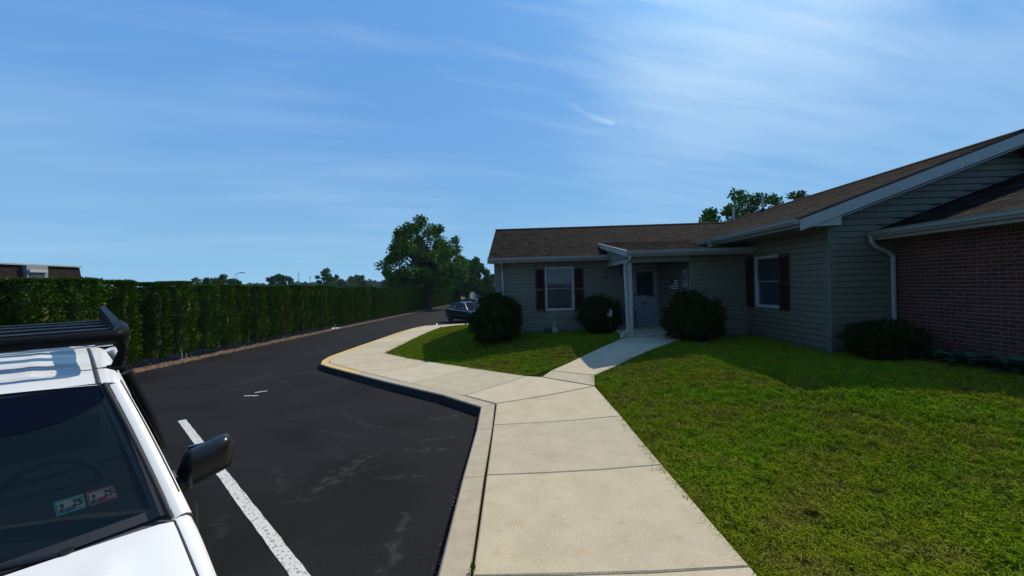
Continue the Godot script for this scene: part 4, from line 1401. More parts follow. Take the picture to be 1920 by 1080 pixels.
func make_plants() -> void:
	make_hedge()
	# bushes by the house
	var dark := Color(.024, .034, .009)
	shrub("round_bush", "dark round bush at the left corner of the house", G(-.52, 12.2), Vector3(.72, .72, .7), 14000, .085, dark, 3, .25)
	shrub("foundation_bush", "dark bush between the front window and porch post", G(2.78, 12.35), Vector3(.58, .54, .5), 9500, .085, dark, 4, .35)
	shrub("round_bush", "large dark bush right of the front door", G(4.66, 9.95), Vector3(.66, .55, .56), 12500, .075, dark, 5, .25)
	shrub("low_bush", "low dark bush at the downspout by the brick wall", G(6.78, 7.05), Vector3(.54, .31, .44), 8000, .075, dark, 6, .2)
	var hs := [[7.2, 6.55, .36], [7.2, 6.0, .40], [7.2, 5.45, .42], [7.2, 4.9, .40], [7.2, 4.35, .40]]
	var nm := ["blue-green leafy plant by the brick wall, next to the low bush", "second blue-green leafy plant from the low bush", "third blue-green leafy plant from the low bush", "fourth blue-green leafy plant from the low bush, at the picture edge", "blue-green leafy plant farthest from the low bush"]
	for i in hs.size(): hosta(nm[i], G(hs[i][0], hs[i][1]), hs[i][2], 70 + i)
	# trees
	var gr := Color(.085, .150, .018)
	tree("maple_tree", "tall broad tree standing in the line of the hedge", Vector3(-11.4, lot_y(52), -52), 12.4, 5.5, 5.5, 6.5, .42, 29000, .31, gr, 9, "", 150, -.3)
	tree("maple_tree", "dark rounded tree behind the tall one, nearest the house", Vector3(-9.3, lot_y(80), -80), 10, 5.0, 4.7, 5.3, .5, 17000, .45, Color(.066, .125, .016), 10, "", 80)
	tree("rear_tree", "leafy tree rising behind the house roof by the vent pipes", Vector3(20.4, -.5, -34), 10.6, 4.5, 4.2, 5.9, .3, 18000, .26, gr, 11, "", 120)
	tree("rear_tree", "smaller tree right of the vent pipes behind the roof", Vector3(23.6, -.5, -35), 9.6, 2.6, 3.2, 5.9, .2, 7000, .26, gr, 13, "", 50)
	tree("rear_tree", "thin tree top showing over the gable roof slope", Vector3(27.6, -.5, -36), 11.8, 2.1, 4.4, 7.0, .2, 4500, .26, gr, 12, "", 40)
	var far := [[-66.6, 110.0, 8.9, 4.2, "round far tree left of the mast above the hedge"], [-56.7, 120.0, 10.1, 5.0, "largest of the far round trees above the hedge"], [-51.2, 130.0, 9.4, 4.4, "far round tree nearest the tall tree"], [-31.0, 100.0, 6.2, 3.6, "low far tree half hidden at the left of the tall tree"], [-26.0, 92.0, 7.0, 4.0, "dark tree just left of the tall tree, behind it"]]
	for i in far.size():
		var f: Array = far[i]
		tree("far_tree", f[4], Vector3(f[0], lot_y(f[1]), -f[1]), f[2], f[3], f[2] * .42, f[2] * .58, .3, 5200, .55, Color(.062, .108, .022), 20 + i, "far trees beyond the hedge", 45)
	var low := [[-64.5, 75.0, 6.1, 3.0], [-61.0, 75.0, 7.2, 3.4], [-57.0, 75.0, 7.6, 3.6], [-54.2, 75.0, 6.9, 2.4], [-44.0, 74.0, 5.4, 2.4], [-71, 76, 5.4, 3.0]]
	var ln := ["leftmost far tree over the hedge left of the lamp", "second far tree left of the street lamp", "third far tree left of the street lamp", "far tree touching the street lamp", "lone low far tree right of the street lamp", "faint far tree top right of the flat-roofed building"]
	for i in low.size():
		var f: Array = low[i]
		tree("far_tree", ln[i], Vector3(f[0], lot_y(f[1]), -f[1]), f[2], f[3], f[2] * .36, f[2] * .54, .25, 4200, .42, Color(.055, .096, .020), 30 + i, "far trees beyond the hedge", 36)
	tree("far_tree", "green tree between the dark tree and the house corner", Vector3(-4.9, lot_y(95), -100), 7, 4.0, 2.8, 3.6, .3, 5000, .5, Color(.062, .108, .022), 40, "", 40)
	# wooded ridge on the skyline: a far mass of trees
	var xf := []; var cl := []
	rng.seed = 91
	var blob := MB.new()
	for k in 420:
		var d := rnd_dir()
		blob.col = Color.WHITE * rng.randf_range(.7, 1.2)
		blob.leaf(d * rng.randf_range(.55, 1.0) * Vector3(1, .9, 1), (d + rnd_dir() * .6).normalized(), d.cross(rnd_dir()).normalized(), .34, .26)
	for k in 1500:
		var x := rng.randf_range(-620, 480); var e := rng.randf_range(330, 460)
		var s := rng.randf_range(4.5, 8.5)
		var hill := 4.5 * sin(x * .008 + 1.0) + 2.0 * sin(x * .021)
		xf.append(Transform3D(Basis(Vector3.UP, rng.randf() * TAU).scaled(Vector3(s, s * .9, s)), Vector3(x, -1.0 + s * .5 + hill * .4, -e)))
		var t := rng.randf_range(.7, 1.2)
		cl.append(Color(.045 * t, .070 * t, .024 * t))
	stuff(tag(multi("far_woodland", blob.mesh(), xf, cl, M.leaf), "bluish wooded ridge on the far skyline", "woodland"))

# ------------------------------------------------------------------ vehicles: (s forward, t left, z up) -> local
func S(s: float, t: float, z: float) -> Vector3:
	return Vector3(-t, z, -s)

func strip(b: MB, rows: Array, outw := Vector3.UP) -> void:   # smooth patch, turned to face outw
	var n := Vector3.ZERO
	for i in rows.size() - 1:
		for k in rows[i].size() - 1: n += (rows[i][k + 1] - rows[i][k]).cross(rows[i + 1][k] - rows[i][k])
	if n.dot(outw) < 0:
		var q := []
		for r in rows:
			var c: Array = r.duplicate(); c.reverse(); q.append(c)
		rows = q
	b.grid(rows)

func wheel(parent: Node, s: float, t: float, r: float, w: float) -> void:
	var b := MB.new()
	var side := signf(t)
	var prof := [[r * .62, 0.0], [r * .93, .0], [r, .03], [r, w - .03], [r * .93, w], [r * .62, w]]
	for k in 28:
		var a0 := TAU * k / 28; var a1 := TAU * (k + 1) / 28
		for i in prof.size() - 1:
			var q := []
			for e in [[a0, i], [a1, i], [a1, i + 1], [a0, i + 1]]:
				var pr: Array = prof[e[1]]
				q.append(S(s + cos(e[0]) * pr[0], t - side * pr[1], r + sin(e[0]) * pr[0]))
			var mid := S(s + cos(a0) * prof[i][0], t - side * prof[i][1], r + sin(a0) * prof[i][0]) - S(s, t - side * w * .5, r)
			if (q[1] - q[0]).cross(q[2] - q[0]).dot(mid) < 0: q.reverse()
			b.quad(q[0], q[1], q[2], q[3])
	var wh := obj("wheel", b, M.rubber, parent)
	b = MB.new()
	for k in 5:
		var a := TAU * k / 5
		b.box(S(s + cos(a) * r * .34, t - side * .03, r + sin(a) * r * .34), Vector3(.03, r * .6, r * .16), Basis(Vector3.RIGHT, a - PI * .5))
	b.tube([S(s, t - side * .01, r), S(s, t - side * .1, r)], [r * .14], 12)
	b.tube([S(s, t - side * .04, r), S(s, t - side * .06, r)], [r * .62], 24)
	obj("rim", b, M.chrome if parent.name == "white_car" else M.plastic_grey, wh)

func make_suv() -> void:
	var yaw := atan2(-.753, -.658)
	var root := thing("white_car", "white tall car with black roof rack, parked closest to the camera", "car", Vector3(-1.87, -.02, -1.03), yaw)
	# lower body
	var st := [[1.16, .68, .42, .86], [1.08, .76, .30, .97], [.7, .785, .28, 1.0], [.2, .795, .27, 1.03], [-.5, .825, .26, 1.05], [-1.6, .845, .26, 1.06], [-2.7, .835, .27, 1.07], [-3.1, .81, .30, 1.05], [-3.18, .76, .40, .9]]
	var rings := []
	for q in st:
		var w: float = q[1]; var z0: float = q[2]; var z1: float = q[3]
		rings.append([S(q[0], 0, z0), S(q[0], w * .9, z0), S(q[0], w * .985, z0 + .12), S(q[0], w, (z0 + z1) * .5), S(q[0], w * .985, z1 - .14), S(q[0], w * .95, z1 - .04), S(q[0], w * .86, z1 - .002), S(q[0], 0, z1), S(q[0], -w * .86, z1 - .002), S(q[0], -w * .95, z1 - .04), S(q[0], -w * .985, z1 - .14), S(q[0], -w, (z0 + z1) * .5), S(q[0], -w * .985, z0 + .12), S(q[0], -w * .9, z0)])
	var b := MB.new()
	loft_out(b, rings)
	obj("body", b, M.car_white, root)
	# bonnet with raised shoulder lines
	b = MB.new()
	var rows := []
	for i in 15:
		var s := lerpf(-.085, 1.10, i / 14.0)
		var row := []
		for k in 33:
			var t := lerpf(-.715, .715, k / 32.0)
			var z := 1.115 - .05 * maxf(0, s) - .07 * maxf(0, s - .55) * maxf(0, s - .55) / .3 + .022 * (1 - pow(t / .72, 2))
			z += .012 * exp(-pow((absf(t) - .50) / .035, 2)) * smoothstep(-.02, .15, s)
			if absf(t) > .704: z -= (absf(t) - .704) * .6
			row.append(S(s, t, z))
		rows.append(row)
	strip(b, rows)
	obj("bonnet", b, M.car_white, root)
	# front wings beside the bonnet
	for sd in [-1.0, 1.0]:
		b = MB.new()
		rows = []
		for i in 16:
			var s := lerpf(-.30, 1.08, i / 15.0)
			var z := 1.105 - .05 * maxf(0, s) - .07 * maxf(0, s - .55) * maxf(0, s - .55) / .3
			var tp := .014 * smoothstep(-.1, .6, s)
			rows.append([S(s, sd * .7255, z - .004), S(s, sd * .740, z - .002), S(s, sd * (.765 - tp), z - .010), S(s, sd * (.783 - tp), z - .032), S(s, sd * (.793 - tp), z - .07), S(s, sd * (.801 - tp), z - .15), S(s, sd * (.81 - tp), z - .34)])
		strip(b, rows, Vector3(-sd, 1, 0))
		obj("front_wing", b, M.car_white, root)
		b = MB.new()
		var sp := []
		for i in 12:
			var s := lerpf(-.06, 1.05, i / 11.0)
			sp.append(S(s, sd * .7195, 1.101 - .05 * maxf(0, s) - .07 * maxf(0, s - .55) * maxf(0, s - .55) / .3))
		b.tube(sp, [.0045], 5)
		obj("bonnet_seam", b, M.rubber, root)
		# screen pillar: from wing to roof
		b = MB.new()
		rows = []
		for i in 9:
			var f := i / 8.0
			var s := lerpf(-.12, -.69, f); var z := lerpf(1.10, 1.638, f) + .018 * sin(PI * f)
			var ti := lerpf(.722, .560, f); var to := lerpf(.793, .625, f)
			rows.append([S(s, sd * (ti + .004), z + .004), S(s - .004, sd * lerpf(ti, to, .35), z + .010), S(s - .012, sd * lerpf(ti, to, .65), z + .008), S(s - .026, sd * (to - .008), z - .008), S(s - .05, sd * to, z - .04)])
		strip(b, rows, Vector3(-sd, 1, -1))
		var pil := obj("screen_pillar", b, M.car_white, root)
		b = MB.new()
		var ps := []
		for i in 9:
			var f := i / 8.0
			ps.append(S(lerpf(-.12, -.69, f) - .016, sd * lerpf(lerpf(.722, .560, f), lerpf(.793, .625, f), .72), lerpf(1.10, 1.638, f) + .018 * sin(PI * f) + .006))
		b.tube(ps.slice(1), [.0035], 4)
		obj("door_gap", b, M.rubber, pil)
		# rubber seal between glass and pillar
		b = MB.new()
		var pa := []
		for i in 9:
			var f := i / 8.0
			pa.append(S(lerpf(-.125, -.69, f) + .012, sd * lerpf(.712, .550, f), lerpf(1.115, 1.642, f) + .018 * sin(PI * f)))
		b.tube(pa, [.010], 6)
		obj("seal", b, M.rubber, pil)
		# roof side rail
		b = MB.new()
		rows = []
		for i in 13:
			var s := lerpf(-.68, -2.95, i / 12.0)
			var z := 1.640 + .03 * sin(PI * i / 12.0)
			rows.append([S(s, sd * .540, z + .004), S(s, sd * .575, z + .004), S(s, sd * .605, z - .012), S(s, sd * .628, z - .04), S(s, sd * .645, z - .085)])
		strip(b, rows, Vector3(-sd, 1, 0))
		obj("roof_side", b, M.car_white, root)
		b = MB.new()
		var pd := []
		for i in 13: pd.append(S(lerpf(-.69, -2.93, i / 12.0), sd * .532, 1.640 + .03 * sin(PI * i / 12.0)))
		b.tube(pd, [.009], 6)
		obj("drip_moulding", b, M.plastic_grey, root)
		# side glass and pillars
		b = MB.new()
		strip(b, [[S(-.20, sd * .80, 1.075), S(-1.2, sd * .815, 1.07), S(-2.1, sd * .81, 1.07), S(-2.98, sd * .78, 1.08)], [S(-.42, sd * .745, 1.28), S(-1.2, sd * .755, 1.30), S(-2.1, sd * .75, 1.30), S(-2.98, sd * .72, 1.30)], [S(-.74, sd * .652, 1.56), S(-1.2, sd * .66, 1.585), S(-2.1, sd * .66, 1.59), S(-2.9, sd * .65, 1.57)]], Vector3(-sd, .3, 0))
		obj("side_window", b, M.car_glass, root)
		for q in [[-1.32, -1.30, .05], [-2.2, -2.16, .06], [-2.97, -2.9, .07]]:
			b = MB.new()
			b.tube([S(q[0], sd * .822, 1.06), S(q[0], sd * .765, 1.30), S(q[1], sd * .668, 1.60)], [q[2] * .6], 6)
			obj("door_pillar", b, M.plastic if q[2] < .07 else M.car_white, root)
		# door seams
		b = MB.new()
		for q in [-.32, -1.3, -2.2]:
			b.tube([S(q, sd * .828, .40), S(q, sd * .838, .70), S(q - .02, sd * .834, .95), S(q - .02, sd * .83, 1.05)], [.004], 4)
		obj("door_seam", b, M.rubber, root)
		b = MB.new()
		for q in [-1.12, -2.02]: b.bevel(S(q, sd * .86, .93), Vector3(.03, .03, .17), .01)
		obj("door_handle", b, M.plastic, root)
		# arches and wheels
		for q in [.55, -2.2]:
			b = MB.new()
			var pts := []
			for k in 15: pts.append(S(q + cos(PI * k / 14) * .39, sd * (.795 if q > 0 else .84), .36 + sin(PI * k / 14) * .39))
			b.tube(pts, [.03], 6)
			obj("wheel_arch", b, M.plastic, root)
			wheel(root, q, sd * (.815 if q > 0 else .865), .345, .22)
		mirror(root, sd)
		# head and tail lamps
		b = MB.new()
		b.bevel(S(1.10, sd * .62, .80), Vector3(.26, .15, .12), .02)
		obj("headlight", b, M.lamp_lens, root)
		b = MB.new()
		b.bevel(S(-3.12, sd * .72, .95), Vector3(.12, .3, .12), .02)
		obj("tail_light", b, M.red_lens, root)
	# roof skin with pressed ribs
	b = MB.new()
	rows = []
	for i in 25:
		var f := i / 24.0
		var s := lerpf(-.675, -2.95, f)
		var row := []
		for k in 41:
			var t := lerpf(-.525, .525, k / 40.0)
			var z := 1.640 + .03 * sin(PI * f) + .028 * (1 - pow(t / .525, 2))
			z += .005 * exp(-pow((absf(t) - .30) / .03, 2)) * smoothstep(.08, .16, f)
			row.append(S(s, t, z))
		rows.append(row)
	strip(b, rows)
	obj("roof", b, M.car_white, root)
	# windscreen
	var gl := func(f: float, t: float, up: float) -> Vector3:
		var s := lerpf(-.155, -.695, f) + .03 * (1 - t * t) * (1 - f * .6); var z := lerpf(1.12, 1.645, f) + .016 * sin(PI * f) + .012 * (1 - t * t) * f
		return S(s + up * .7, t * lerpf(.705, .545, f), z + up * .7)
	b = MB.new()
	rows = []
	for i in 11:
		var row := []
		for k in 17: row.append(gl.call(i / 10.0, lerpf(-1, 1, k / 16.0), 0.0))
		rows.append(row)
	strip(b, rows, Vector3(0, 1, -1))
	var ws := obj("windscreen", b, M.car_glass, root)
	# tinted sun band, its lower edge bowed
	b = MB.new()
	rows = []
	for i in 5:
		var row := []
		for k in 25:
			var t := lerpf(-.97, .97, k / 24.0)
			var lo := .70 + .20 * pow(absf(t), 5.0)
			row.append(gl.call(lerpf(lo, .975, i / 4.0), t, .003))
		rows.append(row)
	strip(b, rows, Vector3(0, 1, -1))
	obj("sun_band", b, M.shade_band, ws)
	# black printed edge
	b = MB.new()
	for e in [[.0, .05, 0], [.965, 1.0, 0]]:
		rows = []
		for f in e.slice(0, 2):
			var row := []
			for k in 17: row.append(gl.call(f, lerpf(-1, 1, k / 16.0), .002))
			rows.append(row)
		strip(b, rows, Vector3(0, 1, -1))
	for sd in [-1.0, 1.0]:
		rows = []
		for i in 9:
			rows.append([gl.call(.05 + .915 * i / 8.0, sd * .945, .002), gl.call(.05 + .915 * i / 8.0, sd, .002)])
		strip(b, rows, Vector3(0, 1, -1))
	obj("glass_border", b, M.black, ws)
	# stickers on the inside lower corner
	sticker(ws, gl, .585, .702, .185, .262, [.12, .70, .75], [.62, .85, .76], [.05, .22, .60])
	sticker(ws, gl, .712, .832, .185, .262, [.55, .20, .20], [.68, .78, .70], [.55, .03, .03])
	# scuttle panel, wipers
	b = MB.new()
	rows = []
	for s in [-.18, -.13, -.085, -.07]:
		var row := []
		for k in 17:
			var t := lerpf(-.715, .715, k / 16.0)
			row.append(S(s, t, 1.108 - (.02 if s > -.09 else 0.0) + .012 * (1 - pow(t / .72, 2)) - .012 * (s + .18) / .1))
		rows.append(row)
	strip(b, rows)
	obj("scuttle_panel", b, M.plastic_grey, root)
	for q in [[.42, -.28], [-.12, -.66]]:
		b = MB.new()
		b.tube([S(-.10, q[0], 1.125), S(-.135, lerpf(q[0], q[1], .3), 1.155), S(-.165, lerpf(q[0], q[1], .7), 1.165)], [.012, .009, .007], 6)
		b.tube([S(-.16, lerpf(q[0], q[1], .25), 1.150), S(-.185, q[1], 1.165)], [.007], 5)
		b.tube([S(-.10, q[0], 1.10), S(-.10, q[0], 1.14)], [.02], 8)
		obj("wiper", b, M.plastic, root)
	# cabin: floor pan, dashboard, wheel, seats
	b = MB.new()
	strip(b, [[S(-.17, -.70, 1.10), S(-.17, 0, 1.115), S(-.17, .70, 1.10)], [S(-.45, -.74, 1.10), S(-.5, 0, 1.13), S(-.45, .74, 1.10)], [S(-.72, -.76, 1.07), S(-.80, 0, 1.10), S(-.72, .76, 1.07)], [S(-.76, -.76, .85), S(-.82, 0, .85), S(-.76, .76, .85)]], Vector3(0, 1, 0))
	obj("dashboard", b, M.cabin, root)
	b = MB.new()
	b.box(S(-1.85, 0, 1.073), Vector3(1.56, .02, 2.3))
	obj("cabin_shelf", b, M.cabin, root)
	b = MB.new()
	b.box(S(-1.85, 0, 1.61), Vector3(1.02, .015, 2.1))
	obj("headliner", b, M.cabin, root)
	b = MB.new()
	var ring := []
	for k in 25:
		var a := TAU * k / 24
		ring.append(S(-.95 - .08 * sin(a), .36 + .185 * cos(a), 1.06 + .165 * sin(a)))
	b.tube(ring, [.016], 8, false)
	b.tube([S(-.93, .18, 1.06), S(-.95, .54, 1.06)], [.018], 6); b.tube([S(-.7, .36, .98), S(-.94, .36, 1.06)], [.03], 8)
	obj("steering_wheel", b, M.cabin, root)
	for t in [.37, -.37]:
		b = MB.new()
		b.bevel(S(-1.45, t, .70), Vector3(.5, .16, .5), .05); b.bevel(S(-1.75, t, 1.02), Vector3(.48, .62, .15), .05, Basis(Vector3.RIGHT, .2)); b.bevel(S(-1.83, t, 1.42), Vector3(.26, .17, .1), .04)
		obj("front_seat", b, M.seat, root)
	b = MB.new()
	b.bevel(S(-2.75, 0, .95), Vector3(1.3, .7, .15), .05)
	obj("rear_seat", b, M.seat, root)
	b = MB.new()
	b.tube([S(-.74, 0, 1.62), S(-.70, 0, 1.56)], [.01], 6); b.bevel(S(-.71, 0, 1.545), Vector3(.24, .065, .025), .012)
	obj("inner_mirror", b, M.black, root)
	# rear glass and plate
	b = MB.new()
	strip(b, [[S(-3.13, -.66, 1.08), S(-3.15, .66, 1.08)], [S(-2.98, -.56, 1.58), S(-3.0, .56, 1.58)]], Vector3(0, 0, 1))
	obj("rear_window", b, M.car_glass, root)
	# grille and bumper
	b = MB.new()
	for k in 5: b.bevel(S(1.155, 0, .72 + k * .04), Vector3(.95, .02, .04), .006)
	obj("grille", b, M.plastic, root)
	b = MB.new()
	b.bevel(S(1.14, 0, .47), Vector3(1.5, .16, .16), .04)
	obj("bumper", b, M.plastic, root)
	make_rack(root)

func loft_out(b: MB, rings: Array) -> void:
	# orient so that the skin faces outwards
	var r0: Array = rings[0]; var r1: Array = rings[1]
	var c := Vector3.ZERO
	for p in r1: c += p
	c /= r1.size()
	var k: int = 3
	var n: Vector3 = (r1[k + 1] - r1[k - 1]).cross(rings[2][k] - r0[k])
	if n.dot(r1[k] - c) < 0:
		var q := []
		for r in rings:
			var e: Array = r.duplicate(); e.reverse(); q.append(e)
		rings = q
	b.loft(rings)

func mirror(root: Node, sd: float) -> void:
	# big black housing on a short arm: rounded block, wider at the outer end
	var rings := []
	for i in 9:
		var f := i / 8.0
		var t := lerpf(.795, 1.065, f)
		var k := sqrt(clampf(1 - pow((f - .5) * 2, 6), 0, 1)) * .97 + .03
		var hz := .098 * k * lerpf(.92, 1.0, f); var hs := .062 * k
		var ring := []
		for j in 20:
			var a := -TAU * j / 20
			var ca := cos(a); var sa := sin(a)
			var cs := signf(ca) * pow(absf(ca), .55); var ss := signf(sa) * pow(absf(sa), .55)
			# front (forward) face bulges, rear face holds the glass
			ring.append(S(-.60 + hs * cs * (1.25 if cs > 0 else .55) - .05 * f, sd * t, 1.125 + hz * ss + .05 * f))
		rings.append(ring)
	var b := MB.new()
	loft_out(b, rings)
	var m := obj("door_mirror", b, M.plastic, root)
	b = MB.new()
	b.bevel(S(-.662, sd * .95, 1.16), Vector3(.19, .15, .006), .002)
	obj("mirror_glass", b, M.chrome, m)
	b = MB.new()
	b.bevel(S(-.60, sd * .82, 1.065), Vector3(.08, .07, .09), .02)
	obj("mirror_arm", b, M.plastic, m)

func sticker(parent: Node, gl: Callable, t0: float, t1: float, f0: float, f1: float, rim: Array, field: Array, mark: Array) -> void:
	var q := func(t: float, f: float, up: float) -> Vector3: return gl.call(f, t, up)
	var b := MB.new()
	strip(b, [[q.call(t0, f0, -.008), q.call(t1, f0, -.008)], [q.call(t0, f1, -.008), q.call(t1, f1, -.008)]], Vector3(0, 1, -1))
	var o := obj("inspection_sticker", b, mat(rim[0], rim[1], rim[2], .5), parent)
	var it := (t1 - t0) * .08; var iff := (f1 - f0) * .16
	b = MB.new()
	strip(b, [[q.call(t0 + it, f0 + iff, -.0065), q.call(t1 - it, f0 + iff, -.0065)], [q.call(t0 + it, f1 - iff, -.0065), q.call(t1 - it, f1 - iff, -.0065)]], Vector3(0, 1, -1))
	obj("print_field", b, mat(field[0], field[1], field[2], .4), o)
	b = MB.new()
	var tm := (t0 + t1) * .5
	strip(b, [[q.call(tm - .022, f0 + iff * .9, -.0055), q.call(tm + .018, f0 + iff * .9, -.0055)], [q.call(tm - .022, f0 + iff * 2.3, -.0055), q.call(tm + .018, f0 + iff * 2.3, -.0055)]], Vector3(0, 1, -1))
	obj("keystone_mark", b, mat(mark[0], mark[1], mark[2], .5), o)
	# month and year; read from the front, so letters run towards the car's left
	var c: Vector3 = q.call(tm, (f0 + f1) * .5, 0.0)
	var xa: Vector3 = (q.call(t1, f0, 0.0) - q.call(t0, f0, 0.0)).normalized()
	var ya: Vector3 = (q.call(tm, f1, 0.0) - q.call(tm, f0, 0.0)).normalized()
	var za := xa.cross(ya).normalized()
	ya = za.cross(xa)
	var w: float = q.call(t0, f0, 0.0).distance_to(q.call(t1, f0, 0.0))
	letter("2", .030, c - xa * w * .27 - ya * .004 + za * -.005, Basis(xa * .62, ya, za), M.black, o, "number", .001)
	letter("25", .030, c + xa * w * .25 + ya * .002 + za * -.005, Basis(xa * .62, ya, za), M.black, o, "number", .001)

func make_rack(root: Node) -> void:
	var b := MB.new()
	# bent front tube
	var p := []
	for k in 5: p.append(S(-1.35 + .37 * sin(PI * .5 * k / 4.0) + .0, .645 + .0 - .045 * pow(k / 4.0, 3), 1.885 - .035 * k / 4.0))
	for k in 9: p.append(S(-.955 + .02 * sin(PI * (k + 1) / 10.0), lerpf(.56, -.56, (k + 1) / 10.0), 1.850))
	for k in range(4, -1, -1): p.append(S(-1.35 + .37 * sin(PI * .5 * k / 4.0), -.645 + .045 * pow(k / 4.0, 3), 1.885 - .035 * k / 4.0))
	b.tube(p, [.034], 12)
	var rk := obj("roof_rack", b, M.rack, root)
	for sd in [-1.0, 1.0]:
		b = MB.new()
		# deep side rail, rising to the rear
		var r0 := []
		for e in [[-1.2, 1.85, 1.895], [-1.6, 1.87, 1.925], [-2.6, 1.87, 1.965], [-2.95, 1.88, 1.985]]:
			r0.append([S(e[0], sd * .605, e[1]), S(e[0], sd * .66, e[1]), S(e[0], sd * .652, e[2]), S(e[0], sd * .613, e[2])])
		loft_flat(b, r0)
		obj("side_rail", b, M.rack, rk)
		for s in [-1.15, -2.6]:
			b = MB.new()
			b.tube([S(s, sd * .63, 1.87), S(s - .01, sd * .645, 1.75), S(s - .03, sd * .618, 1.655)], [.020, .020, .026], 8)
			b.bevel(S(s - .03, sd * .60, 1.652), Vector3(.09, .02, .14), .006)
			obj("rack_foot", b, M.rack, rk)
	for s in [-1.32, -1.72, -2.12, -2.52]:
		b = MB.new()
		b.bevel(S(s, 0, 1.862), Vector3(1.23, .03, .17), .008)
		obj("rack_slat", b, M.rack, rk)
	b = MB.new()
	b.tube([S(-1.02, -.60, 1.80), S(-1.03, 0, 1.795), S(-1.02, .60, 1.80)], [.005], 6)
	obj("trim_strip", b, M.chrome, rk)

func loft_flat(b: MB, rings: Array) -> void:
	var n: int = rings[0].size()
	var cc := Vector3.ZERO
	for i in rings.size() - 1:
		var c := Vector3.ZERO
		for p in rings[i]: c += p
		for p in rings[i + 1]: c += p
		c /= n * 2
		for k in n:
			var q := [rings[i][k], rings[i][(k + 1) % n], rings[i + 1][(k + 1) % n], rings[i + 1][k]]
			if (q[1] - q[0]).cross(q[2] - q[0]).dot((q[0] + q[2]) * .5 - c) < 0: q.reverse()
			b.quad(q[0], q[1], q[2], q[3])
	for e in [0, rings.size() - 1]:
		var q: Array = rings[e].duplicate()
		var oth: Array = rings[1 if e == 0 else e - 1]
		if (q[1] - q[0]).cross(q[2] - q[0]).dot(q[0] - oth[0]) < 0: q.reverse()
		for k in range(1, n - 1): b.tri(q[0], q[k], q[k + 1])

func make_sedan(called: String, label: String, at: Vector3, yaw: float, paint: Material) -> void:
	var root := thing(called, label, "car", at, yaw)
	var st := [[-2.28, .62, .42, .88], [-2.2, .78, .28, .98], [-1.6, .88, .24, 1.0], [-.8, .90, .22, .96], [.4, .90, .22, .94], [1.1, .89, .22, .93], [1.8, .86, .24, .84], [2.15, .78, .28, .74], [2.28, .6, .36, .62]]
	var rings := []
	for q in st:
		var w: float = q[1]; var z0: float = q[2]; var z1: float = q[3]
		rings.append([S(q[0], 0, z0), S(q[0], w * .9, z0), S(q[0], w * .98, z0 + .1), S(q[0], w, (z0 + z1) * .5), S(q[0], w * .97, z1 - .1), S(q[0], w * .90, z1 - .02), S(q[0], 0, z1 + .02), S(q[0], -w * .90, z1 - .02), S(q[0], -w * .97, z1 - .1), S(q[0], -w, (z0 + z1) * .5), S(q[0], -w * .98, z0 + .1), S(q[0], -w * .9, z0)])
	var b := MB.new()
	loft_out(b, rings)
	obj("body", b, paint, root)
	b = MB.new()
	var rows := []
	for i in 7:
		var s := lerpf(-1.05, .35, i / 6.0)
		var row := []
		for k in 9:
			var t := lerpf(-.58, .58, k / 8.0)
			row.append(S(s, t, 1.40 + .05 * sin(PI * clampf(i / 6.0, .12, .9)) - .06 * pow(t / .58, 4)))
		rows.append(row)
	strip(b, rows)
	obj("roof", b, paint, root)
	for sd in [-1.0, 1.0]:
		for q in [[[-1.62, .76, .97], [-.62, .83, .955], [-.60, .60, 1.375], [-1.0, .57, 1.355]], [[-.54, .83, .955], [.95, .82, .94], [.40, .60, 1.355], [-.50, .605, 1.38]]]:
			b = MB.new()
			var v := []
			for e in q: v.append(S(e[0], sd * e[1], e[2]))
			strip(b, [[v[0], v[1]], [v[3], v[2]]], Vector3(-sd, .2, 0))
			obj("side_window", b, M.car_glass, root)
		for q in [[[-1.72, .76, .97], [-1.05, .575, 1.37]], [[-.58, .835, .955], [-.55, .605, 1.385]], [[1.05, .80, .93], [.38, .585, 1.375]]]:
			b = MB.new()
			b.tube([S(q[0][0], sd * q[0][1], q[0][2]), S((q[0][0] + q[1][0]) * .5, sd * ((q[0][1] + q[1][1]) * .5 + .015), (q[0][2] + q[1][2]) * .5 + .02), S(q[1][0], sd * q[1][1], q[1][2])], [.035], 6)
			obj("pillar", b, paint, root)
		for q in [-1.38, 1.36]: wheel(root, q, sd * .90, .325, .2)
		b = MB.new()
		b.bevel(S(.80, sd * .99, 1.0), Vector3(.2, .13, .1), .03)
		obj("door_mirror", b, paint, root)
		b = MB.new()
		b.bevel(S(2.10, sd * .62, .68), Vector3(.3, .1, .2), .03)
		obj("headlight", b, M.lamp_lens, root)
		b = MB.new()
		b.bevel(S(-2.2, sd * .62, .83), Vector3(.3, .12, .1), .02)
		obj("tail_light", b, M.red_lens, root)
		b = MB.new()
		for q in [-.58, .85]: b.tube([S(q, sd * .905, .32), S(q, sd * .905, .6), S(q, sd * .86, .9)], [.004], 4)
		obj("door_seam", b, M.rubber, root)
	for q in [[[1.08, .78, .925], [.37, .57, 1.40]], [[-1.78, .72, .975], [-1.08, .55, 1.39]]]:
		b = MB.new()
		var a: Array = q[0]; var e: Array = q[1]
		rows = []
		for i in 2:
			var z: Array = q[i]
			var row := []
			for k in 9:
				var t := lerpf(-1, 1, k / 8.0)
				row.append(S(z[0] + .06 * (1 - t * t) * signf(a[0]), t * z[1], z[2] + .03 * (1 - t * t)))
			rows.append(row)
		strip(b, rows, S(signf(a[0]), 0, .5))
		obj("windscreen" if a[0] > 0 else "rear_window", b, M.car_glass, root)
	b = MB.new()
	b.bevel(S(-.2, 0, .8), Vector3(1.3, .3, 1.6), .1); b.bevel(S(-.5, .38, 1.05), Vector3(.45, .5, .14), .05); b.bevel(S(-.5, -.38, 1.05), Vector3(.45, .5, .14), .05)
	obj("seats", b, M.cabin, root)

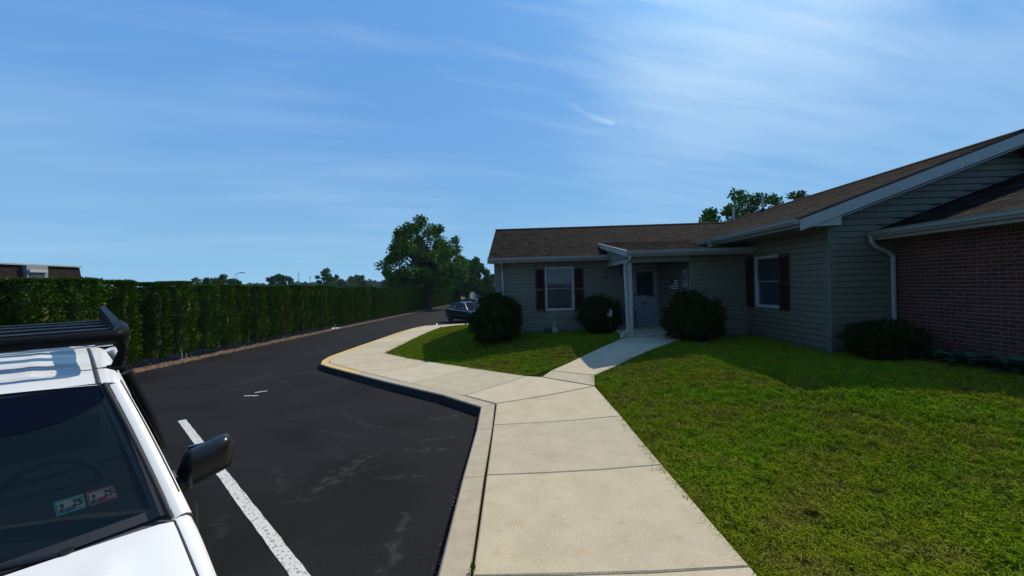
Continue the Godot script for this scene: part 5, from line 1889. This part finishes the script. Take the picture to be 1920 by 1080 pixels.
# ------------------------------------------------------------------ small things and far things
func hp(u: float, y: float, v: float) -> Vector3:   # house coordinates to world
	return house.transform * P(u, y, v)

func make_small() -> void:
	var turn := deg_to_rad(-1.5)
	# wall lantern
	var t := thing("wall_lantern", "small dark lantern on the siding left of the porch", "lantern", hp(-3.42, 2.28, 5.48), turn)
	var b := MB.new()
	b.bevel(Vector3(0, .1, .0), Vector3(.08, .16, .02), .006); b.tube([Vector3(0, .14, .01), Vector3(0, .2, .06), Vector3(0, .18, .11)], [.008], 6)
	obj("bracket", b, M.iron, t)
	b = MB.new()
	b.tube([Vector3(0, .17, .11), Vector3(0, .13, .11)], [.01, .075], 6); b.tube([Vector3(0, .0, .11), Vector3(0, -.03, .11)], [.055, .02], 6)
	for k in 6: b.tube([Vector3(cos(TAU * k / 6) * .06, .13, .11 + sin(TAU * k / 6) * .06), Vector3(cos(TAU * k / 6) * .05, 0, .11 + sin(TAU * k / 6) * .05)], [.005], 4)
	obj("cage", b, M.iron, t)
	b = MB.new()
	b.ball(Vector3(0, .065, .11), Vector3(.03, .045, .03), 8)
	obj("bulb", b, M.white_print, t)
	# hanging feeder under the porch beam
	t = thing("hanging_feeder", "small dark ornament hanging under the porch edge beside the post", "ornament", hp(-3.20, 2.34, 4.3), turn)
	b = MB.new()
	b.tube([Vector3(0, .4, 0), Vector3(0, .14, 0)], [.003], 4)
	obj("cord", b, M.iron, t)
	b = MB.new()
	b.tube([Vector3(0, .16, 0), Vector3(0, .11, 0)], [.02, .085], 8); b.tube([Vector3(0, .11, 0), Vector3(0, -.06, 0)], [.06, .055], 8); b.tube([Vector3(0, -.06, 0), Vector3(0, -.075, 0)], [.09], 10)
	obj("housing", b, M.iron, t)
	# flag plaque on the porch side wall, facing left
	t = thing("flag_plaque", "small dark plaque with white flag stripes on the porch wall", "plaque", hp(-1.59, 1.76, 3.97), turn)
	b = MB.new()
	b.bevel(Vector3(-.012, .165, 0), Vector3(.02, .35, .60), .004)
	obj("board", b, mat(.05, .02, .025, .7), t)
	for k in 4:
		b = MB.new()
		var z0 := -.28 if k < 2 else -.03
		b.box(Vector3(-.024, .06 + k * .075, (z0 + .28) * .5 if k >= 2 else 0.0), Vector3(.004, .034, .28 - z0))
		obj("stripe", b, M.white_print, t)
	b = MB.new()
	b.box(Vector3(-.024, .25, -.16), Vector3(.004, .15, .24))
	obj("canton", b, mat(.015, .02, .06, .7), t)
	# letter sign
	t = thing("letter_sign", "narrow grey sign with a black letter H by the porch corner", "sign", hp(-1.59, 1.88, 3.18), turn)
	b = MB.new()
	b.bevel(Vector3(-.012, .225, 0), Vector3(.018, .47, .27), .004)
	obj("board", b, mat(.30, .31, .30, .7), t)
	letter("H", .28, Vector3(-.0215, .225, 0), Basis(Vector3(0, 0, 1), Vector3.UP, Vector3(-1, 0, 0)).scaled_local(Vector3(.8, 1.15, 1)), M.black, t, "letter")
	# chair on the porch
	t = thing("porch_chair", "dark metal armchair on the porch before the door", "chair", hp(-2.88, .57, 4.75), turn + PI * .5)
	for sx in [-1.0, 1.0]:
		b = MB.new()
		b.tube([Vector3(sx * .25, 0, -.24), Vector3(sx * .25, .55, -.25), Vector3(sx * .25, .60, -.20), Vector3(sx * .25, .60, .16), Vector3(sx * .25, .56, .22), Vector3(sx * .25, 0, .24)], [.014], 8)
		obj("leg", b, M.iron, t)
		b = MB.new()
		b.tube([Vector3(sx * .22, .40, -.2), Vector3(sx * .22, .92, -.32)], [.013], 8)
		obj("back_post", b, M.iron, t)
	b = MB.new()
	b.bevel(Vector3(0, .40, 0), Vector3(.50, .025, .46), .008)
	obj("seat", b, M.iron, t)
	b = MB.new()
	b.bevel(Vector3(0, .72, -.275), Vector3(.42, .36, .02), .008, Basis(Vector3.RIGHT, -.22))
	obj("backrest", b, M.iron, t)
	# white goose figure behind the right bush
	t = thing("goose_figure", "slim white figurine at the right edge of the doorway", "figurine", hp(-1.80, .57, 3.75), turn + .5)
	b = MB.new()
	var rr := []
	var prof := [[.0, .09, .0], [.05, .11, .0], [.13, .115, .0], [.21, .085, .02], [.27, .045, .035], [.34, .032, .04], [.39, .045, .05], [.43, .03, .06], [.45, .008, .07]]
	for q in prof:
		var ring := []
		for k in 12: ring.append(Vector3(cos(-TAU * k / 12) * q[1] * .8, q[0], sin(-TAU * k / 12) * q[1] + q[2]))
		rr.append(ring)
	loft_out(b, rr)
	obj("body", b, M.white_print, t)
	b = MB.new()
	b.tube([Vector3(0, .40, .09), Vector3(0, .385, .15)], [.018, .003], 6)
	obj("beak", b, mat(.4, .2, .03, .6), t)
	# small animal figure under the window
	t = thing("bear_figure", "small grey animal figurine on the ground under the front window", "figurine", G(1.43, 13.2, -.02), turn)
	b = MB.new()
	rr = []
	for q in [[.0, .09], [.06, .10], [.14, .095], [.2, .065], [.235, .06], [.28, .075], [.33, .065], [.365, .02]]:
		var ring := []
		for k in 12: ring.append(Vector3(cos(-TAU * k / 12) * q[1], q[0], sin(-TAU * k / 12) * q[1] * .9 + .02))
		rr.append(ring)
	loft_out(b, rr)
	for sx in [-1, 1]:
		b.ball(Vector3(sx * .055, .36, .02), Vector3(.025, .03, .015), 8)
		b.ball(Vector3(sx * .07, .05, .10), Vector3(.035, .04, .06), 8)
		b.ball(Vector3(sx * .085, .16, .06), Vector3(.025, .06, .03), 8)
	b.ball(Vector3(0, .275, .09), Vector3(.035, .03, .03), 8)
	obj("body", b, mat(.22, .20, .18, .8), t)
	t = thing("planter_figure", "dark squat pot beside the animal figurine under the window", "pot", G(1.2, 13.2, -.02), turn)
	b = MB.new()
	rr = []
	for q in [[.0, .08], [.10, .12], [.16, .125], [.165, .115]]:
		var ring := []
		for k in 12: ring.append(Vector3(cos(-TAU * k / 12) * q[1], q[0], sin(-TAU * k / 12) * q[1]))
		rr.append(ring)
	loft_out(b, rr)
	obj("bowl", b, M.plastic_grey, t)
	# garden stake with white bars in front of the middle bush
	t = thing("garden_stake", "stake with short white bars in front of the middle bush", "ornament", G(2.98, 11.75, -.02), turn)
	b = MB.new()
	b.tube([Vector3(0, 0, 0), Vector3(0, .78, 0)], [.008], 6)
	obj("stake", b, M.iron, t)
	for q in [[.0, .74, .06], [.02, .68, .10], [-.02, .62, .16], [.0, .56, .10]]:
		b = MB.new()
		b.bevel(Vector3(q[0], q[1], .012), Vector3(q[2], .022, .012), .004, Basis(Vector3.BACK, .25))
		obj("bar", b, M.white_print, t)
	# litter by the hedge
	t = thing("paper_scrap", "crumpled white paper scrap at the foot of the hedge", "litter", Vector3(-11.25, lot_y(24.4), -24.4))
	b = MB.new()
	rng.seed = 3
	var g := []
	for i in 5:
		var row := []
		for k in 6: row.append(Vector3(k * .10 - .25, .02 + rng.randf() * .07, i * .06 - .12))
		g.append(row)
	strip(b, g)
	obj("sheet", b, M.white_print, t)
	# weed growing from the joint
	t = thing("joint_weed", "small green weed growing in the kerb joint", "plant", G(-.33, 2.62, 0))
	rng.seed = 12
	for k in 12:
		b = MB.new()
		b.col = Color(.07, .14, .02)
		var a := rng.randf() * TAU
		b.leaf(Vector3(cos(a) * .01, 0, sin(a) * .01), Vector3(cos(a) * .6, .8, sin(a) * .6).normalized(), Vector3(-sin(a), 0, cos(a)), rng.randf_range(.03, .06), .02)
		obj("leaf", b, M.leaf, t)

func make_far() -> void:
	# building beyond the hedge: flat roof edge over a steep shingled mansard, facing right
	var t := thing("mansard_building", "low building with brown mansard roof and white dormer beyond the hedge", "building", Vector3(-36.2, -.5, -24))
	var b := MB.new()
	b.box(Vector3(-5.4, 1.5, 0), Vector3(10.0, 3.0, 15.6))
	obj("wall", b, M.siding, t)
	b = MB.new()
	# steep faces
	var lo := [Vector3(.45, 2.9, 8.0), Vector3(.45, 2.9, -8.2), Vector3(-11, 2.9, -8.2), Vector3(-11, 2.9, 8.0)]
	var hi := [Vector3(.10, 5.05, 7.9), Vector3(.10, 5.05, -7.85), Vector3(-10.6, 5.05, -7.85), Vector3(-10.6, 5.05, 7.9)]
	for i in 4: b.quad(lo[i], lo[(i + 1) % 4], hi[(i + 1) % 4], hi[i])
	b.quad(lo[3], lo[2], lo[1], lo[0])
	var mr := obj("mansard", b, M.roof_base, t)
	var up: Vector3 = (hi[0] - lo[0]); up = Vector3(up.x, up.y, 0).normalized()
	var sb := MB.new()
	rng.seed = 8
	for r in 15:
		var a := -8.15
		while a < 8.0:
			var w := rng.randf_range(.15, .4)
			var k := rng.randf_range(.75, 1.15)
			sb.col = Color(.10 * k, .075 * k, .058 * k)
			var p := Vector3(.45, 2.9, 0) + up * (r * .143)
			sb.quad(p + Vector3(.03, 0, a + w), p + Vector3(.03, 0, a), p + up * .15 + Vector3(.006, 0, a), p + up * .15 + Vector3(.006, 0, a + w))
			a += w
	stuff(obj("shingles", sb, M.shingle, mr))
	b = MB.new()
	b.box(Vector3(-5.25, 5.10, -.05), Vector3(11.1, .10, 16.3))
	obj("roof_edge", b, M.trim, t)
	b = MB.new()
	b.box(Vector3(.25, 4.0, -5.0), Vector3(.5, 2.1, 1.3))
	var dm := obj("dormer", b, M.door, t)
	b = MB.new()
	b.box(Vector3(.51, 3.85, -4.95), Vector3(.04, 1.15, .9))
	obj("window", b, M.far_glass, dm)
	b = MB.new()
	b.box(Vector3(.56, 4.62, -4.98), Vector3(.14, .20, 1.1))
	obj("awning", b, M.winframe, dm)
	# street lamp
	t = thing("street_lamp", "street lamp with a curved arm above the hedge", "street lamp", Vector3(-43.2, lot_y(60), -60))
	b = MB.new()
	b.tube([Vector3(0, 0, 0), Vector3(0, 5.4, 0)], [.09, .06], 8)
	obj("pole", b, M.iron, t)
	b = MB.new()
	b.tube([Vector3(0, 5.3, 0), Vector3(.15, 5.85, 0), Vector3(.5, 6.12, 0), Vector3(.9, 6.2, 0)], [.05, .045, .04], 8)
	obj("arm", b, M.iron, t)
	b = MB.new()
	b.bevel(Vector3(1.2, 6.21, 0), Vector3(.75, .12, .3), .05)
	obj("lamp_head", b, M.plastic_grey, t)
	# masts on the skyline
	for q in [[-138.3, 250.0, 15.8, "taller thin mast on the skyline above the hedge"], [-131.0, 250.0, 13.6, "shorter thin mast on the skyline above the hedge"]]:
		t = thing("mast", q[3], "mast", Vector3(q[0], -1.6, -q[1]))
		b = MB.new()
		b.tube([Vector3(0, 0, 0), Vector3(0, q[2], 0)], [.18, .12], 6)
		obj("pole", b, M.iron, t)
		b = MB.new()
		b.box(Vector3(0, q[2] - 1.2, 0), Vector3(1.8, .16, .16))
		obj("cross_arm", b, M.iron, t)
	# pale house far behind the dark tree
	t = thing("far_house", "small pale house far behind the tree next to the bush", "house", Vector3(-7.6, -1.6, -112), .2)
	b = MB.new()
	b.box(Vector3(0, 1.9, 0), Vector3(7, 3.8, 6))
	obj("wall", b, M.trim, t)
	b = MB.new()
	b.prism([Vector3(-3.8, 3.7, 3.3), Vector3(3.8, 3.7, 3.3), Vector3(3.8, 5.2, 0), Vector3(-3.8, 5.2, 0)], Vector3(0, -.15, 0)); b.prism([Vector3(3.8, 3.7, -3.3), Vector3(-3.8, 3.7, -3.3), Vector3(-3.8, 5.2, 0), Vector3(3.8, 5.2, 0)], Vector3(0, -.15, 0))
	obj("roof", b, M.roof_base, t)
	for x in [-2.0, 1.2]:
		b = MB.new()
		b.box(Vector3(x, 2.2, 3.02), Vector3(1.2, 1.4, .06))
		obj("window", b, M.car_glass, t)

func make_cars() -> void:
	make_suv()
	make_sedan("dark_sedan", "dark blue sedan parked at the far end of the walk", Vector3(-3.05, lot_y(27.0), -27.3), atan2(-.6, -.8), M.car_dark)
	make_sedan("dark_sedan", "black car half hidden behind the round bush, farther off", Vector3(-4.4, lot_y(44), -44), atan2(-.9, -.4), M.car_dark)

func make_litter() -> void:
	# dry leaf bits gathered against the kerb
	var leaf := MB.new()
	leaf.leaf(Vector3(-.01, 0, 0), Vector3(1, .2, 0).normalized(), Vector3(0, 0, 1), .026, .013)
	var xf := []; var cl := []
	rng.seed = 66
	for k in 900:
		var i := rng.randi_range(4, 10)
		var a := Vector2(KERB_OUT[i][0], KERB_OUT[i][1]); var e := Vector2(KERB_OUT[i + 1][0], KERB_OUT[i + 1][1])
		var f := rng.randf()
		var p := a.lerp(e, f)
		if sin(p.y * 5.3) + sin(p.y * 2.1 + 1.0) < rng.randf_range(-.6, 1.4): continue
		var nrm := (e - a).orthogonal().normalized()
		if nrm.x > 0: nrm = -nrm
		p += nrm * (.02 + absf(rng.randfn(0, .025)))
		xf.append(Transform3D(Basis.from_euler(Vector3(rng.randfn(0, .4), rng.randf() * TAU, rng.randfn(0, .4))).scaled(Vector3.ONE * rng.randf_range(.5, 1.2)), Vector3(p.x, lot_y(p.y) + rng.randf_range(.004, .018), -p.y)))
		var t := rng.randf_range(.5, 1.3)
		cl.append(Color(.22 * t, .13 * t, .07 * t))
	stuff(tag(multi("leaf_litter", leaf.mesh(), xf, cl, M.chip), "dry brown leaf bits along the kerb foot", "litter"))

func _ready() -> void:
	make_view()
	make_materials()
	make_ground()
	make_house()
	make_plants()
	make_cars()
	make_far()
	make_small()
	make_litter()
